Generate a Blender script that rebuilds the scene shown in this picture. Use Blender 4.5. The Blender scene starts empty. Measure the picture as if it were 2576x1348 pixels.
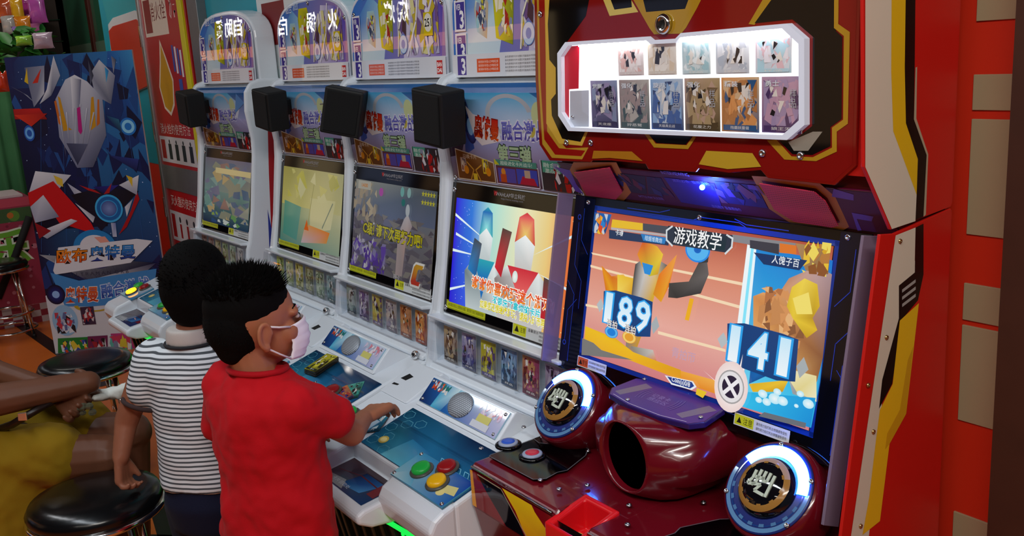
import bpy, bmesh, math, random
from mathutils import Vector, Matrix
R_ = math.radians
scene = bpy.context.scene
COL = scene.collection

# ------------------------------------------------------------------ camera
IMG_W, IMG_H, FPX = 2576, 1348, 2387.957
CAM = Vector((0, 0, 1.6))
YAW, PITCH, ROLL = R_(55.2644), R_(12.8755), R_(-3.5977)
FWD = Vector((-math.sin(YAW)*math.cos(PITCH), math.cos(YAW)*math.cos(PITCH), -math.sin(PITCH)))
_rt = Vector((math.cos(YAW), math.sin(YAW), 0)); _up = _rt.cross(FWD)
RGT = math.cos(ROLL)*_rt + math.sin(ROLL)*_up
UPV = -math.sin(ROLL)*_rt + math.cos(ROLL)*_up
cam_d = bpy.data.cameras.new('camera'); cam_o = bpy.data.objects.new('camera', cam_d); COL.objects.link(cam_o)
cam_d.sensor_width = 36; cam_d.sensor_fit = 'HORIZONTAL'; cam_d.lens = FPX/IMG_W*36; cam_d.clip_start = .02
cam_o.matrix_world = Matrix(((RGT.x, UPV.x, -FWD.x, CAM.x), (RGT.y, UPV.y, -FWD.y, CAM.y), (RGT.z, UPV.z, -FWD.z, CAM.z), (0, 0, 0, 1)))
scene.camera = cam_o

# ------------------------------------------------------------------ world, lamps, exposure
world = bpy.data.worlds.new('world'); scene.world = world; world.use_nodes = True
world.node_tree.nodes['Background'].inputs[0].default_value = (.55, .6, .7, 1)
world.node_tree.nodes['Background'].inputs[1].default_value = .10
scene.view_settings.view_transform = 'Standard'; scene.view_settings.look = 'None'
scene.view_settings.gamma = 1; scene.view_settings.use_curve_mapping = False
scene.view_settings.exposure = 0.0

def area(name, loc, target, sx, sy, power, color):
    d = bpy.data.lights.new(name, 'AREA'); d.shape = 'RECTANGLE'; d.size = sx; d.size_y = sy; d.energy = power; d.color = color
    o = bpy.data.objects.new(name, d); COL.objects.link(o); o.location = loc
    o.rotation_euler = (Vector(target)-Vector(loc)).to_track_quat('-Z', 'Y').to_euler()
    return o
# fluorescent strips under the ceiling of the aisle
area('ceiling_strip_or_fill', (-1.6, -.35, 2.98), (-1.6, -.35, 0), 3.2, .14, 38, (.84, .93, 1))
area('ceiling_strip_or_fill', (-4.6, -.35, 2.98), (-4.6, -.35, 0), 2.2, .14, 17, (.93, .97, 1))
area('ceiling_strip_or_fill', (.3, -1.6, 2.98), (.3, -1.6, 0), 2.6, .14, 14, (1, .93, .84))

area('ceiling_strip_or_fill', (.75, -.25, 2.98), (-.8, 1.5, 1.0), 1.6, .14, 48, (1, .95, .88))  # fill light added to brighten the red cabinet side and right wall
area('ceiling_strip_or_fill', (-6.9, .55, 2.98), (-7.6, 1.2, 1.4), .9, .14, 9, (1, .95, .88))  # added fill light, brightens the candy rack and recess

# ------------------------------------------------------------------ helpers
def ray(u, v): return FWD + RGT*((u-IMG_W/2)/FPX) - UPV*((v-IMG_H/2)/FPX)
def at(u, v, ax, val):
    """point of the sight line through a photo pixel on the plane x|y|z = val"""
    d = ray(u, v); i = 'xyz'.index(ax); return CAM + d*((val-CAM[i])/d[i])
def dep(u, v, t): return CAM + ray(u, v)*t
def lin(c):
    if isinstance(c, str):
        c = c.lstrip('#'); c = tuple(int(c[i:i+2], 16)/255 for i in (0, 2, 4))
    else:
        c = tuple(x/255 for x in c[:3])
    return tuple((x/12.92 if x <= .04045 else ((x+.055)/1.055)**2.4) for x in c)

MATS = {}
def mat(name, col='#808080', rough=.5, metal=0., emit=None, estr=0., noise=0., nscale=30., bump=0., coat=0., spec=.5, trans=0., ior=1.45):
    if name in MATS: return MATS[name]
    m = bpy.data.materials.new(name); m.use_nodes = True; nt = m.node_tree; b = nt.nodes['Principled BSDF']
    c = lin(col)+(1,)
    b.inputs['Base Color'].default_value = c; b.inputs['Roughness'].default_value = rough; b.inputs['Metallic'].default_value = metal
    b.inputs['Specular IOR Level'].default_value = spec; b.inputs['Coat Weight'].default_value = coat; b.inputs['Coat Roughness'].default_value = .05
    b.inputs['Transmission Weight'].default_value = trans; b.inputs['IOR'].default_value = ior
    if emit is not None:
        b.inputs['Emission Color'].default_value = lin(emit)+(1,); b.inputs['Emission Strength'].default_value = estr
    if noise or bump:
        tc = nt.nodes.new('ShaderNodeTexCoord'); n = nt.nodes.new('ShaderNodeTexNoise'); n.inputs['Scale'].default_value = nscale; n.inputs['Detail'].default_value = 5
        nt.links.new(tc.outputs['Object'], n.inputs['Vector'])
        if noise:
            mx = nt.nodes.new('ShaderNodeMix'); mx.data_type = 'RGBA'
            mx.inputs[6].default_value = tuple(max(0, x*(1-noise)) for x in c[:3])+(1,); mx.inputs[7].default_value = tuple(min(1, x*(1+noise)) for x in c[:3])+(1,)
            nt.links.new(n.outputs['Fac'], mx.inputs[0]); nt.links.new(mx.outputs[2], b.inputs['Base Color'])
        if bump:
            bp = nt.nodes.new('ShaderNodeBump'); bp.inputs['Strength'].default_value = bump; bp.inputs['Distance'].default_value = .002
            nt.links.new(n.outputs['Fac'], bp.inputs['Height']); nt.links.new(bp.outputs['Normal'], b.inputs['Normal'])
    MATS[name] = m; return m

def clear_mat(name, tint='#ffffff', rough=.02, refl=1.0, haze=0.):
    """thin clear acrylic sheet: see-through with Fresnel reflection"""
    if name in MATS: return MATS[name]
    m = bpy.data.materials.new(name); m.use_nodes = True; nt = m.node_tree; nt.nodes.remove(nt.nodes['Principled BSDF'])
    out = nt.nodes['Material Output']; t = nt.nodes.new('ShaderNodeBsdfTransparent'); g = nt.nodes.new('ShaderNodeBsdfGlossy')
    t.inputs[0].default_value = lin(tint)+(1,); g.inputs['Roughness'].default_value = rough
    lw = nt.nodes.new('ShaderNodeLayerWeight'); lw.inputs[0].default_value = .5
    pw = nt.nodes.new('ShaderNodeMath'); pw.operation = 'POWER'; pw.inputs[1].default_value = 5
    mu = nt.nodes.new('ShaderNodeMath'); mu.operation = 'MULTIPLY_ADD'; mu.inputs[1].default_value = .9*refl; mu.inputs[2].default_value = .06*refl; mu.use_clamp = True
    mx = nt.nodes.new('ShaderNodeMixShader'); nt.links.new(lw.outputs['Facing'], pw.inputs[0]); nt.links.new(pw.outputs[0], mu.inputs[0]); nt.links.new(mu.outputs[0], mx.inputs[0])
    nt.links.new(t.outputs[0], mx.inputs[1]); nt.links.new(g.outputs[0], mx.inputs[2]); nt.links.new(mx.outputs[0], out.inputs[0])
    if haze:
        df = nt.nodes.new('ShaderNodeBsdfDiffuse'); df.inputs[0].default_value = lin(tint)+(1,); m2 = nt.nodes.new('ShaderNodeMixShader'); m2.inputs[0].default_value = haze
        nt.links.new(mx.outputs[0], m2.inputs[1]); nt.links.new(df.outputs[0], m2.inputs[2]); nt.links.new(m2.outputs[0], out.inputs[0])
    MATS[name] = m; return m

def print_mat(name, rough=.25, emit=0., spec=.5, metal=0.):
    """flat print: the colours are carried by the printed shapes themselves (attribute Col)"""
    if name in MATS: return MATS[name]
    m = bpy.data.materials.new(name); m.use_nodes = True; nt = m.node_tree; b = nt.nodes['Principled BSDF']
    a = nt.nodes.new('ShaderNodeAttribute'); a.attribute_name = 'Col'
    b.inputs['Roughness'].default_value = rough; b.inputs['Specular IOR Level'].default_value = spec; b.inputs['Metallic'].default_value = metal
    if emit:
        b.inputs['Base Color'].default_value = (.01, .01, .01, 1)
        nt.links.new(a.outputs['Color'], b.inputs['Emission Color']); b.inputs['Emission Strength'].default_value = emit
    else: nt.links.new(a.outputs['Color'], b.inputs['Base Color'])
    MATS[name] = m; return m

def tag(o, label=None, cat=None, group=None, kind=None):
    if label: o['label'] = label
    if cat: o['category'] = cat
    if group: o['group'] = group
    if kind: o['kind'] = kind
    return o
def thing(name, loc, label, cat, group=None):
    o = bpy.data.objects.new(name, None); COL.objects.link(o); o.location = loc; o.empty_display_size = .05
    return tag(o, label, cat, group)
def org(p):
    v = Vector((0, 0, 0))
    while p is not None: v += p.location; p = p.parent
    return v
def link(name, me, m, parent=None, smooth=False, bevel=0, seg=2, angle=35):
    o = bpy.data.objects.new(name, me); COL.objects.link(o)
    if m: me.materials.append(m)
    if parent is not None: o.parent = parent
    if smooth:
        for p in me.polygons: p.use_smooth = True
    if bevel:
        b = o.modifiers.new('bevel', 'BEVEL'); b.width = bevel; b.segments = seg; b.limit_method = 'ANGLE'; b.angle_limit = R_(angle); b.harden_normals = False
    return o
class MB:
    """collects shapes (world coordinates) for ONE mesh"""
    def __init__(s): s.v = []; s.f = []
    def add(s, vs, fs):
        n = len(s.v); s.v += [Vector(q) for q in vs]; s.f += [tuple(i+n for i in f) for f in fs]; return s
    def box(s, a, b):
        x0, y0, z0 = a; x1, y1, z1 = b
        return s.add([(x0,y0,z0),(x1,y0,z0),(x1,y1,z0),(x0,y1,z0),(x0,y0,z1),(x1,y0,z1),(x1,y1,z1),(x0,y1,z1)],
                     [(0,3,2,1),(4,5,6,7),(0,1,5,4),(1,2,6,5),(2,3,7,6),(3,0,4,7)])
    def prism(s, prof, axis, a0, a1):
        """prof: 2-D outline; axis x: (y,z), y: (x,z), z: (x,y)"""
        def P(p, a): return {'x': (a, p[0], p[1]), 'y': (p[0], a, p[1]), 'z': (p[0], p[1], a)}[axis]
        n = len(prof); ar = sum(prof[i][0]*prof[(i+1)%n][1]-prof[(i+1)%n][0]*prof[i][1] for i in range(n))
        if (ar > 0) == (axis == 'y'): prof = prof[::-1]
        vs = [P(p, a0) for p in prof]+[P(p, a1) for p in prof]
        fs = [tuple(range(n))[::-1], tuple(range(n, 2*n))]+[(i, (i+1)%n, n+(i+1)%n, n+i) for i in range(n)]
        return s.add(vs, fs)
    def slab(s, pts, nrm, th):
        """flat polygon of 3-D points extruded by th along nrm"""
        n = len(pts); nrm = Vector(nrm).normalized(); pts = [Vector(p) for p in pts]
        c = sum(((pts[i]-pts[0]).cross(pts[(i+1)%n]-pts[0]) for i in range(n)), Vector())
        if c.dot(nrm) < 0: pts = pts[::-1]
        vs = pts+[p+nrm*th for p in pts]
        return s.add(vs, [tuple(range(n))[::-1], tuple(range(n, 2*n))]+[(i, (i+1)%n, n+(i+1)%n, n+i) for i in range(n)])
    def lathe(s, prof, c, axis=(0, 0, 1), n=24, sx=1, sy=1, ref=None):
        """prof: (radius, height) list along axis from point c"""
        ax = Vector(axis).normalized(); r = Vector(ref) if ref is not None else ax.orthogonal()
        r = (r-ax*r.dot(ax)).normalized(); t = ax.cross(r); c = Vector(c); vs = []; fs = []
        for (q, h) in prof:
            for i in range(n):
                a = 2*math.pi*i/n; vs.append(c+ax*h+r*(q*sx*math.cos(a))+t*(q*sy*math.sin(a)))
        for k in range(len(prof)-1):
            for i in range(n):
                j = (i+1) % n; fs.append((k*n+i, k*n+j, (k+1)*n+j, (k+1)*n+i))
        fs.append(tuple(range(n))[::-1]); fs.append(tuple((len(prof)-1)*n+i for i in range(n)))
        return s.add(vs, fs)
    def tube(s, path, r, n=8, closed=False):
        path = [Vector(p) for p in path]; m = len(path); vs = []; fs = []; prev = None
        rr = r if isinstance(r, (list, tuple)) else [r]*m
        for k, p in enumerate(path):
            a = path[(k-1) % m] if (closed or k) else p; b = path[(k+1) % m] if (closed or k < m-1) else p
            t = (b-a).normalized()
            x = t.orthogonal().normalized() if prev is None else (prev-t*prev.dot(t)).normalized()
            prev = x; y = t.cross(x)
            vs += [p+x*(rr[k]*math.cos(2*math.pi*i/n))+y*(rr[k]*math.sin(2*math.pi*i/n)) for i in range(n)]
        for k in range(m if closed else m-1):
            q = (k+1) % m
            for i in range(n):
                j = (i+1) % n; fs.append((k*n+i, k*n+j, q*n+j, q*n+i))
        if not closed: fs.append(tuple(range(n))[::-1]); fs.append(tuple((m-1)*n+i for i in range(n)))
        return s.add(vs, fs)
    def ball(s, c, r, n=12, m=8, rot=None):
        r = r if isinstance(r, (list, tuple)) else (r, r, r); c = Vector(c); vs = []; fs = []
        for k in range(1, m):
            th = math.pi*k/m
            for i in range(n):
                a = 2*math.pi*i/n; p = Vector((r[0]*math.sin(th)*math.cos(a), r[1]*math.sin(th)*math.sin(a), r[2]*math.cos(th)))
                vs.append(c+(rot @ p if rot else p))
        top = len(vs); p = Vector((0, 0, r[2])); vs.append(c+(rot @ p if rot else p)); vs.append(c-(rot @ p if rot else p))
        for k in range(m-2):
            for i in range(n):
                j = (i+1) % n; fs.append((k*n+i, (k+1)*n+i, (k+1)*n+j, k*n+j))
        for i in range(n):
            j = (i+1) % n; fs.append((top, i, j)); fs.append((top+1, (m-2)*n+j, (m-2)*n+i))
        return s.add(vs, fs)
    def cone(s, a, b, ra, rb, n=12, m=4):
        """tapered limb with round ends"""
        a = Vector(a); b = Vector(b); d = (b-a); L = d.length; prof = []
        for k in range(m+1): t = math.pi/2*(1-k/m); prof.append((max(ra*math.cos(t), 1e-4), -ra*math.sin(t)))
        for k in range(m+1): t = math.pi/2*k/m; prof.append((max(rb*math.cos(t), 1e-4), L+rb*math.sin(t)))
        return s.lathe(prof, a, d, n)
    def build(s, name, m, parent=None, smooth=False, bevel=0, seg=2, angle=35):
        o = org(parent); me = bpy.data.meshes.new(name)
        me.from_pydata([v-o for v in s.v], [], s.f); me.update()
        return link(name, me, m, parent, smooth, bevel, seg, angle)
def copy_tree(o, parent=None):
    c = o.copy(); COL.objects.link(c); c.parent = parent
    for ch in list(o.children): copy_tree(ch, c)
    return c

# ---- lettering -> triangles (shared cache)
_TX = {}
def glyphs(txt, bold=0., shear=0.):
    k = (txt, round(bold, 4), round(shear, 3))
    if k in _TX: return _TX[k]
    cu = bpy.data.curves.new('lettering', 'FONT'); cu.body = txt; cu.size = 1; cu.offset = bold; cu.shear = shear
    cu.align_x = 'CENTER'; cu.align_y = 'CENTER'; cu.resolution_u = 2; cu.fill_mode = 'FRONT'
    ob = bpy.data.objects.new('lettering', cu); COL.objects.link(ob)
    dg = bpy.context.evaluated_depsgraph_get(); dg.update()
    me = bpy.data.meshes.new_from_object(ob.evaluated_get(dg))
    vs = [(v.co.x, v.co.y) for v in me.vertices]; fs = [tuple(p.vertices) for p in me.polygons]
    bpy.data.objects.remove(ob); bpy.data.curves.remove(cu); bpy.data.meshes.remove(me)
    if vs:
        x0 = min(v[0] for v in vs); x1 = max(v[0] for v in vs); y0 = min(v[1] for v in vs); y1 = max(v[1] for v in vs)
        vs = [(x-(x0+x1)/2, y-(y0+y1)/2) for x, y in vs]
        _TX[k] = (vs, fs, x1-x0, y1-y0)
    else: _TX[k] = ([], [], 1, 1)
    return _TX[k]

class Plane:
    """a flat face: origin, right (ex), up (ey); n points out of it"""
    def __init__(s, o, ex, ey): s.o = Vector(o); s.ex = Vector(ex).normalized(); s.ey = Vector(ey).normalized(); s.n = s.ex.cross(s.ey)
    def pt(s, a, b, h=0): return s.o+s.ex*a+s.ey*b+s.n*h
    def px(s, u, v, shift=(0, 0, 0)):
        d = ray(u, v); o = s.o+Vector(shift); t = (o-CAM).dot(s.n)/d.dot(s.n); q = CAM+d*t-o
        return (q.dot(s.ex), q.dot(s.ey))
    def poly(s, pts, shift=(0, 0, 0)): return [s.px(u, v, shift) for u, v in pts]
class Paint:
    """flat print on a Plane, one mesh; every shape lies a hair above the one before"""
    STEP = .00007
    def __init__(s, plane, h0=.0006): s.P = plane; s.v = []; s.f = []; s.c = []; s.h = h0; s.rng = random.Random(7)
    def raw(s, pts, faces, cols):
        n = len(s.v); s.v += [s.P.pt(a, b, s.h) for a, b in pts]
        for f in faces: s.f.append(tuple(i+n for i in f)); s.c += [cols[i] if isinstance(cols, list) else cols for i in f]
        s.h += s.STEP; return s
    def poly(s, pts, col):
        """col: one colour or a list, one per corner"""
        cols = [lin(col[i % len(col)]) for i in range(len(pts))] if isinstance(col, list) else lin(col)
        n = len(pts); ar = sum(pts[i][0]*pts[(i+1)%n][1]-pts[(i+1)%n][0]*pts[i][1] for i in range(n))
        idx = tuple(range(n)) if ar > 0 else tuple(range(n))[::-1]
        return s.raw(pts, [idx], cols)
    def rect(s, a0, b0, a1, b1, col, top=None):
        return s.poly([(a0, b0), (a1, b0), (a1, b1), (a0, b1)], [col, col, top, top] if top else col)
    def quad4(s, a0, b0, a1, b1, bl, br, tr, tl): return s.poly([(a0, b0), (a1, b0), (a1, b1), (a0, b1)], [bl, br, tr, tl])
    def circ(s, a, b, r, col, ry=None, n=28, edge=None, rot=0):
        ry = ry or r; cr, sr = math.cos(rot), math.sin(rot)
        pts = [(a, b)]
        for i in range(n):
            x, y = r*math.cos(2*math.pi*i/n), ry*math.sin(2*math.pi*i/n); pts.append((a+x*cr-y*sr, b+x*sr+y*cr))
        c0 = lin(col); c1 = lin(edge) if edge else c0
        return s.raw(pts, [(0, 1+i, 1+(i+1) % n) for i in range(n)], [c0]+[c1]*n)
    def ring(s, a, b, r0, r1, col, n=36, t0=0, t1=360, asp=1., col2=None):
        pts = []; k = n+1
        for r in (r0, r1):
            for i in range(k):
                t = R_(t0+(t1-t0)*i/n); pts.append((a+r*math.cos(t), b+r*asp*math.sin(t)))
        c0 = lin(col); c1 = lin(col2) if col2 else c0
        return s.raw(pts, [(i, k+i, k+i+1, i+1) for i in range(n)], [c0]*k+[c1]*k)
    def line(s, pts, w, col):
        fs = []; vs = []
        for (x0, y0), (x1, y1) in zip(pts, pts[1:]):
            L = math.hypot(x1-x0, y1-y0) or 1; nx, ny = -(y1-y0)/L*w/2, (x1-x0)/L*w/2; n = len(vs)
            ex, ey = (x1-x0)/L*w*.4, (y1-y0)/L*w*.4
            vs += [(x0+nx-ex, y0+ny-ey), (x0-nx-ex, y0-ny-ey), (x1-nx+ex, y1-ny+ey), (x1+nx+ex, y1+ny+ey)]; fs.append((n, n+1, n+2, n+3))
        return s.raw(vs, fs, lin(col))
    def text(s, txt, a, b, h, col, w=None, bold=0., shear=0., rot=0., outline=None, ow=.04, col2=None, vert=False):
        """centred on (a,b); h = glyph height, w = total width"""
        if vert:
            for i, ch in enumerate(txt): s.text(ch, a, b-(i-(len(txt)-1)/2)*h*1.1, h, col, w, bold, shear, rot, outline, ow, col2)
            return s
        vs, fs, gw, gh = glyphs(txt, bold, shear); ky = h/gh; kx = (w/gw) if w else ky; cr, sr = math.cos(rot), math.sin(rot)
        def T(q): x, y = q[0]*kx, q[1]*ky; return (a+x*cr-y*sr, b+x*sr+y*cr)
        if outline:
            v2, f2, w2, h2 = glyphs(txt, bold+ow, shear); s.raw([T(q) for q in v2], f2, lin(outline))
        if col2:
            c0, c1 = lin(col), lin(col2); cols = [tuple(x+(y-x)*min(1, max(0, (q[1]/gh+.5))) for x, y in zip(c0, c1)) for q in vs]
            return s.raw([T(q) for q in vs], fs, cols)
        return s.raw([T(q) for q in vs], fs, lin(col))
    def shards(s, a0, b0, a1, b1, n, cols, size, seed=1, asp=1.6):
        rg = random.Random(seed); vs = []; fs = []; cs = []
        for _ in range(n):
            a = rg.uniform(a0, a1); b = rg.uniform(b0, b1); r = size*rg.uniform(.4, 1.); t = rg.uniform(0, 6.28); m = len(vs)
            k = rg.choice((3, 4, 4)); c = lin(rg.choice(cols))
            for i in range(k):
                q = t+6.28*i/k+rg.uniform(-.4, .4); rr = r*rg.uniform(.6, 1.2)
                x = a+rr*math.cos(q)*(1/asp**.5); y = b+rr*math.sin(q)*asp**.5
                vs.append((min(max(x, a0), a1), min(max(y, b0), b1))); cs.append(c)
            fs.append(tuple(range(m, m+k)))
        # each on its own level, spread over a thin band
        n0 = len(s.v)
        for f in fs:
            for i in f: s.v.append(s.P.pt(*vs[i], s.h))
            s.h += s.STEP*.25
        for f in fs: s.f.append(tuple(i+n0 for i in f)); s.c += [cs[i] for i in f]
        s.h += s.STEP; return s
    def build(s, name, m, parent=None):
        o = org(parent); me = bpy.data.meshes.new(name); me.from_pydata([v-o for v in s.v], [], s.f); me.update()
        ca = me.color_attributes.new('Col', 'FLOAT_COLOR', 'CORNER')
        flat = []
        for p in me.polygons: pass
        for c in s.c: flat += [c[0], c[1], c[2], 1]
        ca.data.foreach_set('color', flat)
        return link(name, me, m, parent)
def screw(parent, p, nrm, r=.006, name='screw', m=None):
    return MB().lathe([(r, 0), (r, .001), (r*.8, .003), (r*.45, .0032), (r*.4, .0012)], p, nrm, 10).build(name, m or mat('screw steel', '#b9bcc0', .25, 1.), parent, True)
# ------------------------------------------------------------------ the room
WALL_Y = 1.60
M_white = mat('white moulded plastic', '#dfe6ee', .22, noise=.03, nscale=9, coat=.25)
M_black = mat('black plastic', '#0b0b0d', .45, noise=.1, nscale=60)
M_blackgloss = mat('black glass bezel', '#050507', .06, spec=.6)
M_chrome = mat('chrome', '#d8d8d8', .12, 1.)
M_steel = mat('screw steel', '#b9bcc0', .25, 1.)
M_print = print_mat('printed sheet', .3)
M_printg = print_mat('glossy printed sheet', .05)
M_header = print_mat('mirror glossy header print', .008)
M_clear = clear_mat('clear acrylic')

def floor_mat():
    m = mat('orange vinyl floor', '#c8641e', .35, noise=.12, nscale=3.5, bump=.05); return m
fl = MB().box((-20, -5.2, -.05), (2.6, WALL_Y+2.2, 0)).build('floor', floor_mat()); tag(fl, 'orange vinyl floor with black stripes', kind='structure')
for pts in ([(-10, .52), (-10, .60), (-5.2, .99), (-5.2, .91)], [(-4.6, -.6), (-4.52, -.6), (-3.0, .9), (-3.08, .9)], [(-3.55, .72), (-3.55, .80), (-2.4, .62), (-2.4, .54)]):
    MB().slab([(x, y, 0) for x, y in pts], (0, 0, 1), .0015).build('floor_stripe', mat('black floor stripe', '#120d0b', .4, noise=.1), fl)
ce = MB().box((-20, -5.2, 3.05), (2.6, WALL_Y+2.2, 3.1)).build('ceiling', mat('dark ceiling paint', '#5a5a5e', .8, noise=.05)); tag(ce, 'plain grey ceiling', kind='structure')

wb = MB().box((-6.95, WALL_Y, 0), (1.2, WALL_Y+.1, 3.05)).build('wall_back', mat('red wall panel', '#dc3018', .42, noise=.04, nscale=6)); tag(wb, 'red and teal panelled back wall', kind='structure')
WP = Plane((0, WALL_Y, 0), (1, 0, 0), (0, 0, 1))
def wpanel(pxs, col, name='panel', th=.004, m=None):
    pts = [at(u, v, 'y', WALL_Y) for u, v in pxs]
    return MB().slab(pts, (0, -1, 0), th).build(name, m or mat('wall '+col, col, .45, noise=.05, nscale=8), wb, bevel=.001)
def wrect(x0, z0, x1, z1, col, th=.004): return MB().box((x0, WALL_Y-th, z0), (x1, WALL_Y+.002, z1)).build('panel', mat('wall '+col, col, .45, noise=.05, nscale=8), wb, bevel=.001)
# beige blocks beside the red game machine
for z0, z1 in ((1.452, 1.512), (1.235, 1.437), (1.078, 1.146), (.885, 1.068), (.60, .70), (1.60, 1.80)):
    wrect(-.888, z0, -.79, z1, '#b09a78')
# teal section above the white machines
wrect(-6.95, 1.05, -1.9, 3.05, '#18a0b4', .003)
wrect(-6.05, .2, -4.6, 1.05, '#2f8f8a', .003)
wrect(-4.70, 1.10, -3.2, 1.50, '#1f8c84', .005)
wrect(-4.12, 1.58, -3.70, 2.3, '#dfe6e6', .006)
wrect(-4.06, 1.685, -3.82, 1.86, '#7d1418', .009)
wrect(-4.30, 1.49, -3.72, 1.585, '#cfe0df', .007)
wrect(-3.62, 1.80, -3.2, 2.3, '#7fd0d6', .006)
wrect(-4.95, 1.20, -4.66, 1.66, '#bfe3df', .006)
# left of the hydrant cabinet: white block with a rounded orange-red inlay
wpanel([(262, 0), (380, 0), (380, 60), (280, 72)], '#2aa6b0', th=.012)
wpanel([(278, 62), (290, 45), (345, 26), (372, 36), (398, 210), (300, 250)], '#d9dddd', th=.016)
wpanel([(282, 78), (292, 66), (350, 48), (366, 60), (392, 210), (306, 250)], '#c9391b', th=.022)
cl = MB().box((-.752, 1.46, 0), (-.50, WALL_Y, 3.05)).build('trim_1', mat('dark brown wood column', '#3a1c12', .5, noise=.25, nscale=14)); tag(cl, 'dark brown wooden column', kind='structure')
wl = MB().box((-9.2, .15, 0), (-9.1, WALL_Y+2.2, 3.05)).build('wall_left', mat('dark green far wall', '#26352a', .7, noise=.2, nscale=2)); tag(wl, 'dark far wall', kind='structure')
wr = MB().box((-9.1, WALL_Y+2.1, 0), (-6.95, WALL_Y+2.2, 3.05)).build('wall_recess', mat('dark far wall', '#1d2220', .7, noise=.2, nscale=2)); tag(wr, 'dark wall of the recess', kind='structure')
wq = MB().box((-6.95, WALL_Y+.1, 0), (-6.85, WALL_Y+2.1, 3.05)).build('wall_side', mat('dark far wall', '#1d2220')); tag(wq, 'dark return wall beside the recess', kind='structure')

# ---- glass door in the recess (dark green, behind the standee)
dr = thing('glass_door', (-8.0, 1.75, 0), 'dark green glass door with brown frame behind the blue standee', 'door')
dr['kind'] = 'structure'; del dr['category']; dr.name = 'door_1'
for x0, x1, c in ((-9.09, -8.90, '#0a0808'), (-8.02, -7.93, '#4a1d12'), (-7.06, -6.96, '#0a0808')):
    MB().box((x0, 1.74, 0), (x1, 1.80, 2.8)).build('door_frame', mat('door frame '+c, c, .5), dr, bevel=.004)
for x0, x1 in ((-8.90, -8.02), (-7.93, -7.06)):
    MB().box((x0, 1.762, .05), (x1, 1.772, 2.7)).build('pane', mat('dark green glass', '#2f6a4e', .08, spec=.7, noise=.3, nscale=2), dr)
    MB().box((x0, 1.755, 1.74), (x1, 1.765, 1.86)).build('handle_rail', mat('grey green rail', '#5c7c68', .4), dr)

# ---- fire hydrant cabinet in the wall, left of the white machines
fc = thing('fire_hydrant_cabinet', (-5.6, WALL_Y-.03, 0), 'red fire hydrant cabinet with white lettering beside the white machines', 'fire cabinet')
FY = WALL_Y-.04; FP = Plane((0, FY, 0), (1, 0, 0), (0, 0, 1))
def fpoly(pxs): return [at(u, v, 'y', FY) for u, v in pxs]
MB().box((-5.84, FY, .12), (-5.02, WALL_Y+.02, 2.35)).build('cabinet_box', mat('red enamel', '#b01218', .3, noise=.04, coat=.2), fc, bevel=.004)
MB().box((-5.87, FY-.012, .1), (-5.83, WALL_Y, 2.38)).build('frame_edge', mat('brushed aluminium', '#a9adad', .35, .9), fc, bevel=.003)
MB().box((-5.10, FY-.014, .1), (-5.03, WALL_Y, 2.38)).build('yellow_edge', mat('yellow enamel', '#d9cf12', .4), fc, bevel=.003)
MB().box((-4.95, FY-.01, .1), (-4.80, WALL_Y, 2.6)).build('metal_post', mat('grey metal post', '#74777a', .4, .6, noise=.1), fc, bevel=.004)
MB().box((-5.83, FY-.006, .93), (-5.10, FY+.01, 1.07)).build('steel_band', mat('brushed steel band', '#8f9292', .4, .7, noise=.1), fc)
for z in (1.75, 1.2, .75): MB().box((-5.86, FY-.02, z), (-5.845, FY-.01, z+.12)).build('hinge', M_chrome, fc, bevel=.002)
p = Paint(FP, .001)
def fpx(pts): return FP.poly(pts)
x0 = -5.83; x1 = -5.11; W = x1-x0
p.rect(x0, 1.07, x1, 2.3, '#b4141c'); p.rect(x0, .12, x1, .93, '#b8141c')
p.rect(x0+.05, 1.80, x0+.50, 2.02, '#e8dccb'); p.rect(x0+.07, 1.82, x0+.20, 2.0, '#8c1a14')
p.text('消火栓', x0+.33, 1.93, .10, '#7a2418', .30); p.text('消', x1-.10, 1.96, .15, '#b4141c', .13, .01, outline='#ecd9d0', ow=.06)
# plain yellow flame in place of the cartoon figure
p.poly([(x0+.22, 1.40), (x0+.17, 1.52), (x0+.25, 1.66), (x0+.30, 1.78), (x0+.38, 1.68), (x0+.46, 1.56), (x0+.42, 1.42), (x0+.33, 1.36)], '#efe2cf')
p.poly([(x0+.235, 1.41), (x0+.19, 1.52), (x0+.265, 1.65), (x0+.31, 1.75), (x0+.37, 1.66), (x0+.44, 1.55), (x0+.40, 1.43), (x0+.33, 1.38)], '#d09a12')
for k in range(4): p.rect(x0+.50+k*.045, 1.60-.01*k, x0+.53+k*.045, 1.74-.01*k, '#3c55b0' if k % 2 == 0 else '#e8e8ee')
p.rect(x0+.52, 1.42, x0+.64, 1.46, '#e8e8ee'); p.rect(x0+.56, 1.36, x0+.62, 1.56, '#3c55b0')
p.text('消火栓的使用方法', x0+.36, 1.285, .06, '#e6cfc8', .56)
p.rect(x0+.03, 1.09, x1-.03, 1.24, '#d6d6d8')
p.rect(x0+.05, 1.11, x0+.13, 1.22, '#b4141c')
for k in range(4): p.rect(x0+.19+k*.13, 1.11, x0+.25+k*.13, 1.20, '#2c2c30'); p.circ(x0+.22+k*.13, 1.212, .012, '#2c2c30')
p.text('灭火器的使用方法', x0+.36, .865, .062, '#f1dcd4', .54)
p.rect(x0+.03, .62, x1-.02, .80, '#d2d4d8'); p.rect(x0+.05, .64, x0+.12, .78, '#b4141c')
for k in range(3): p.rect(x0+.20+k*.13, .645, x0+.235+k*.13, .73, '#9a1c20'); p.circ(x0+.217+k*.13, .755, .018, '#33333a')
for k in range(5): p.rect(x0+.57, .65+k*.026, x0+.66, .658+k*.026, '#66666c')
p.circ(x0+.20, .53, .03, '#d98a14', .045); p.rect(x0+.24, .50, x0+.28, .55, '#4a55a8')
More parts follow.
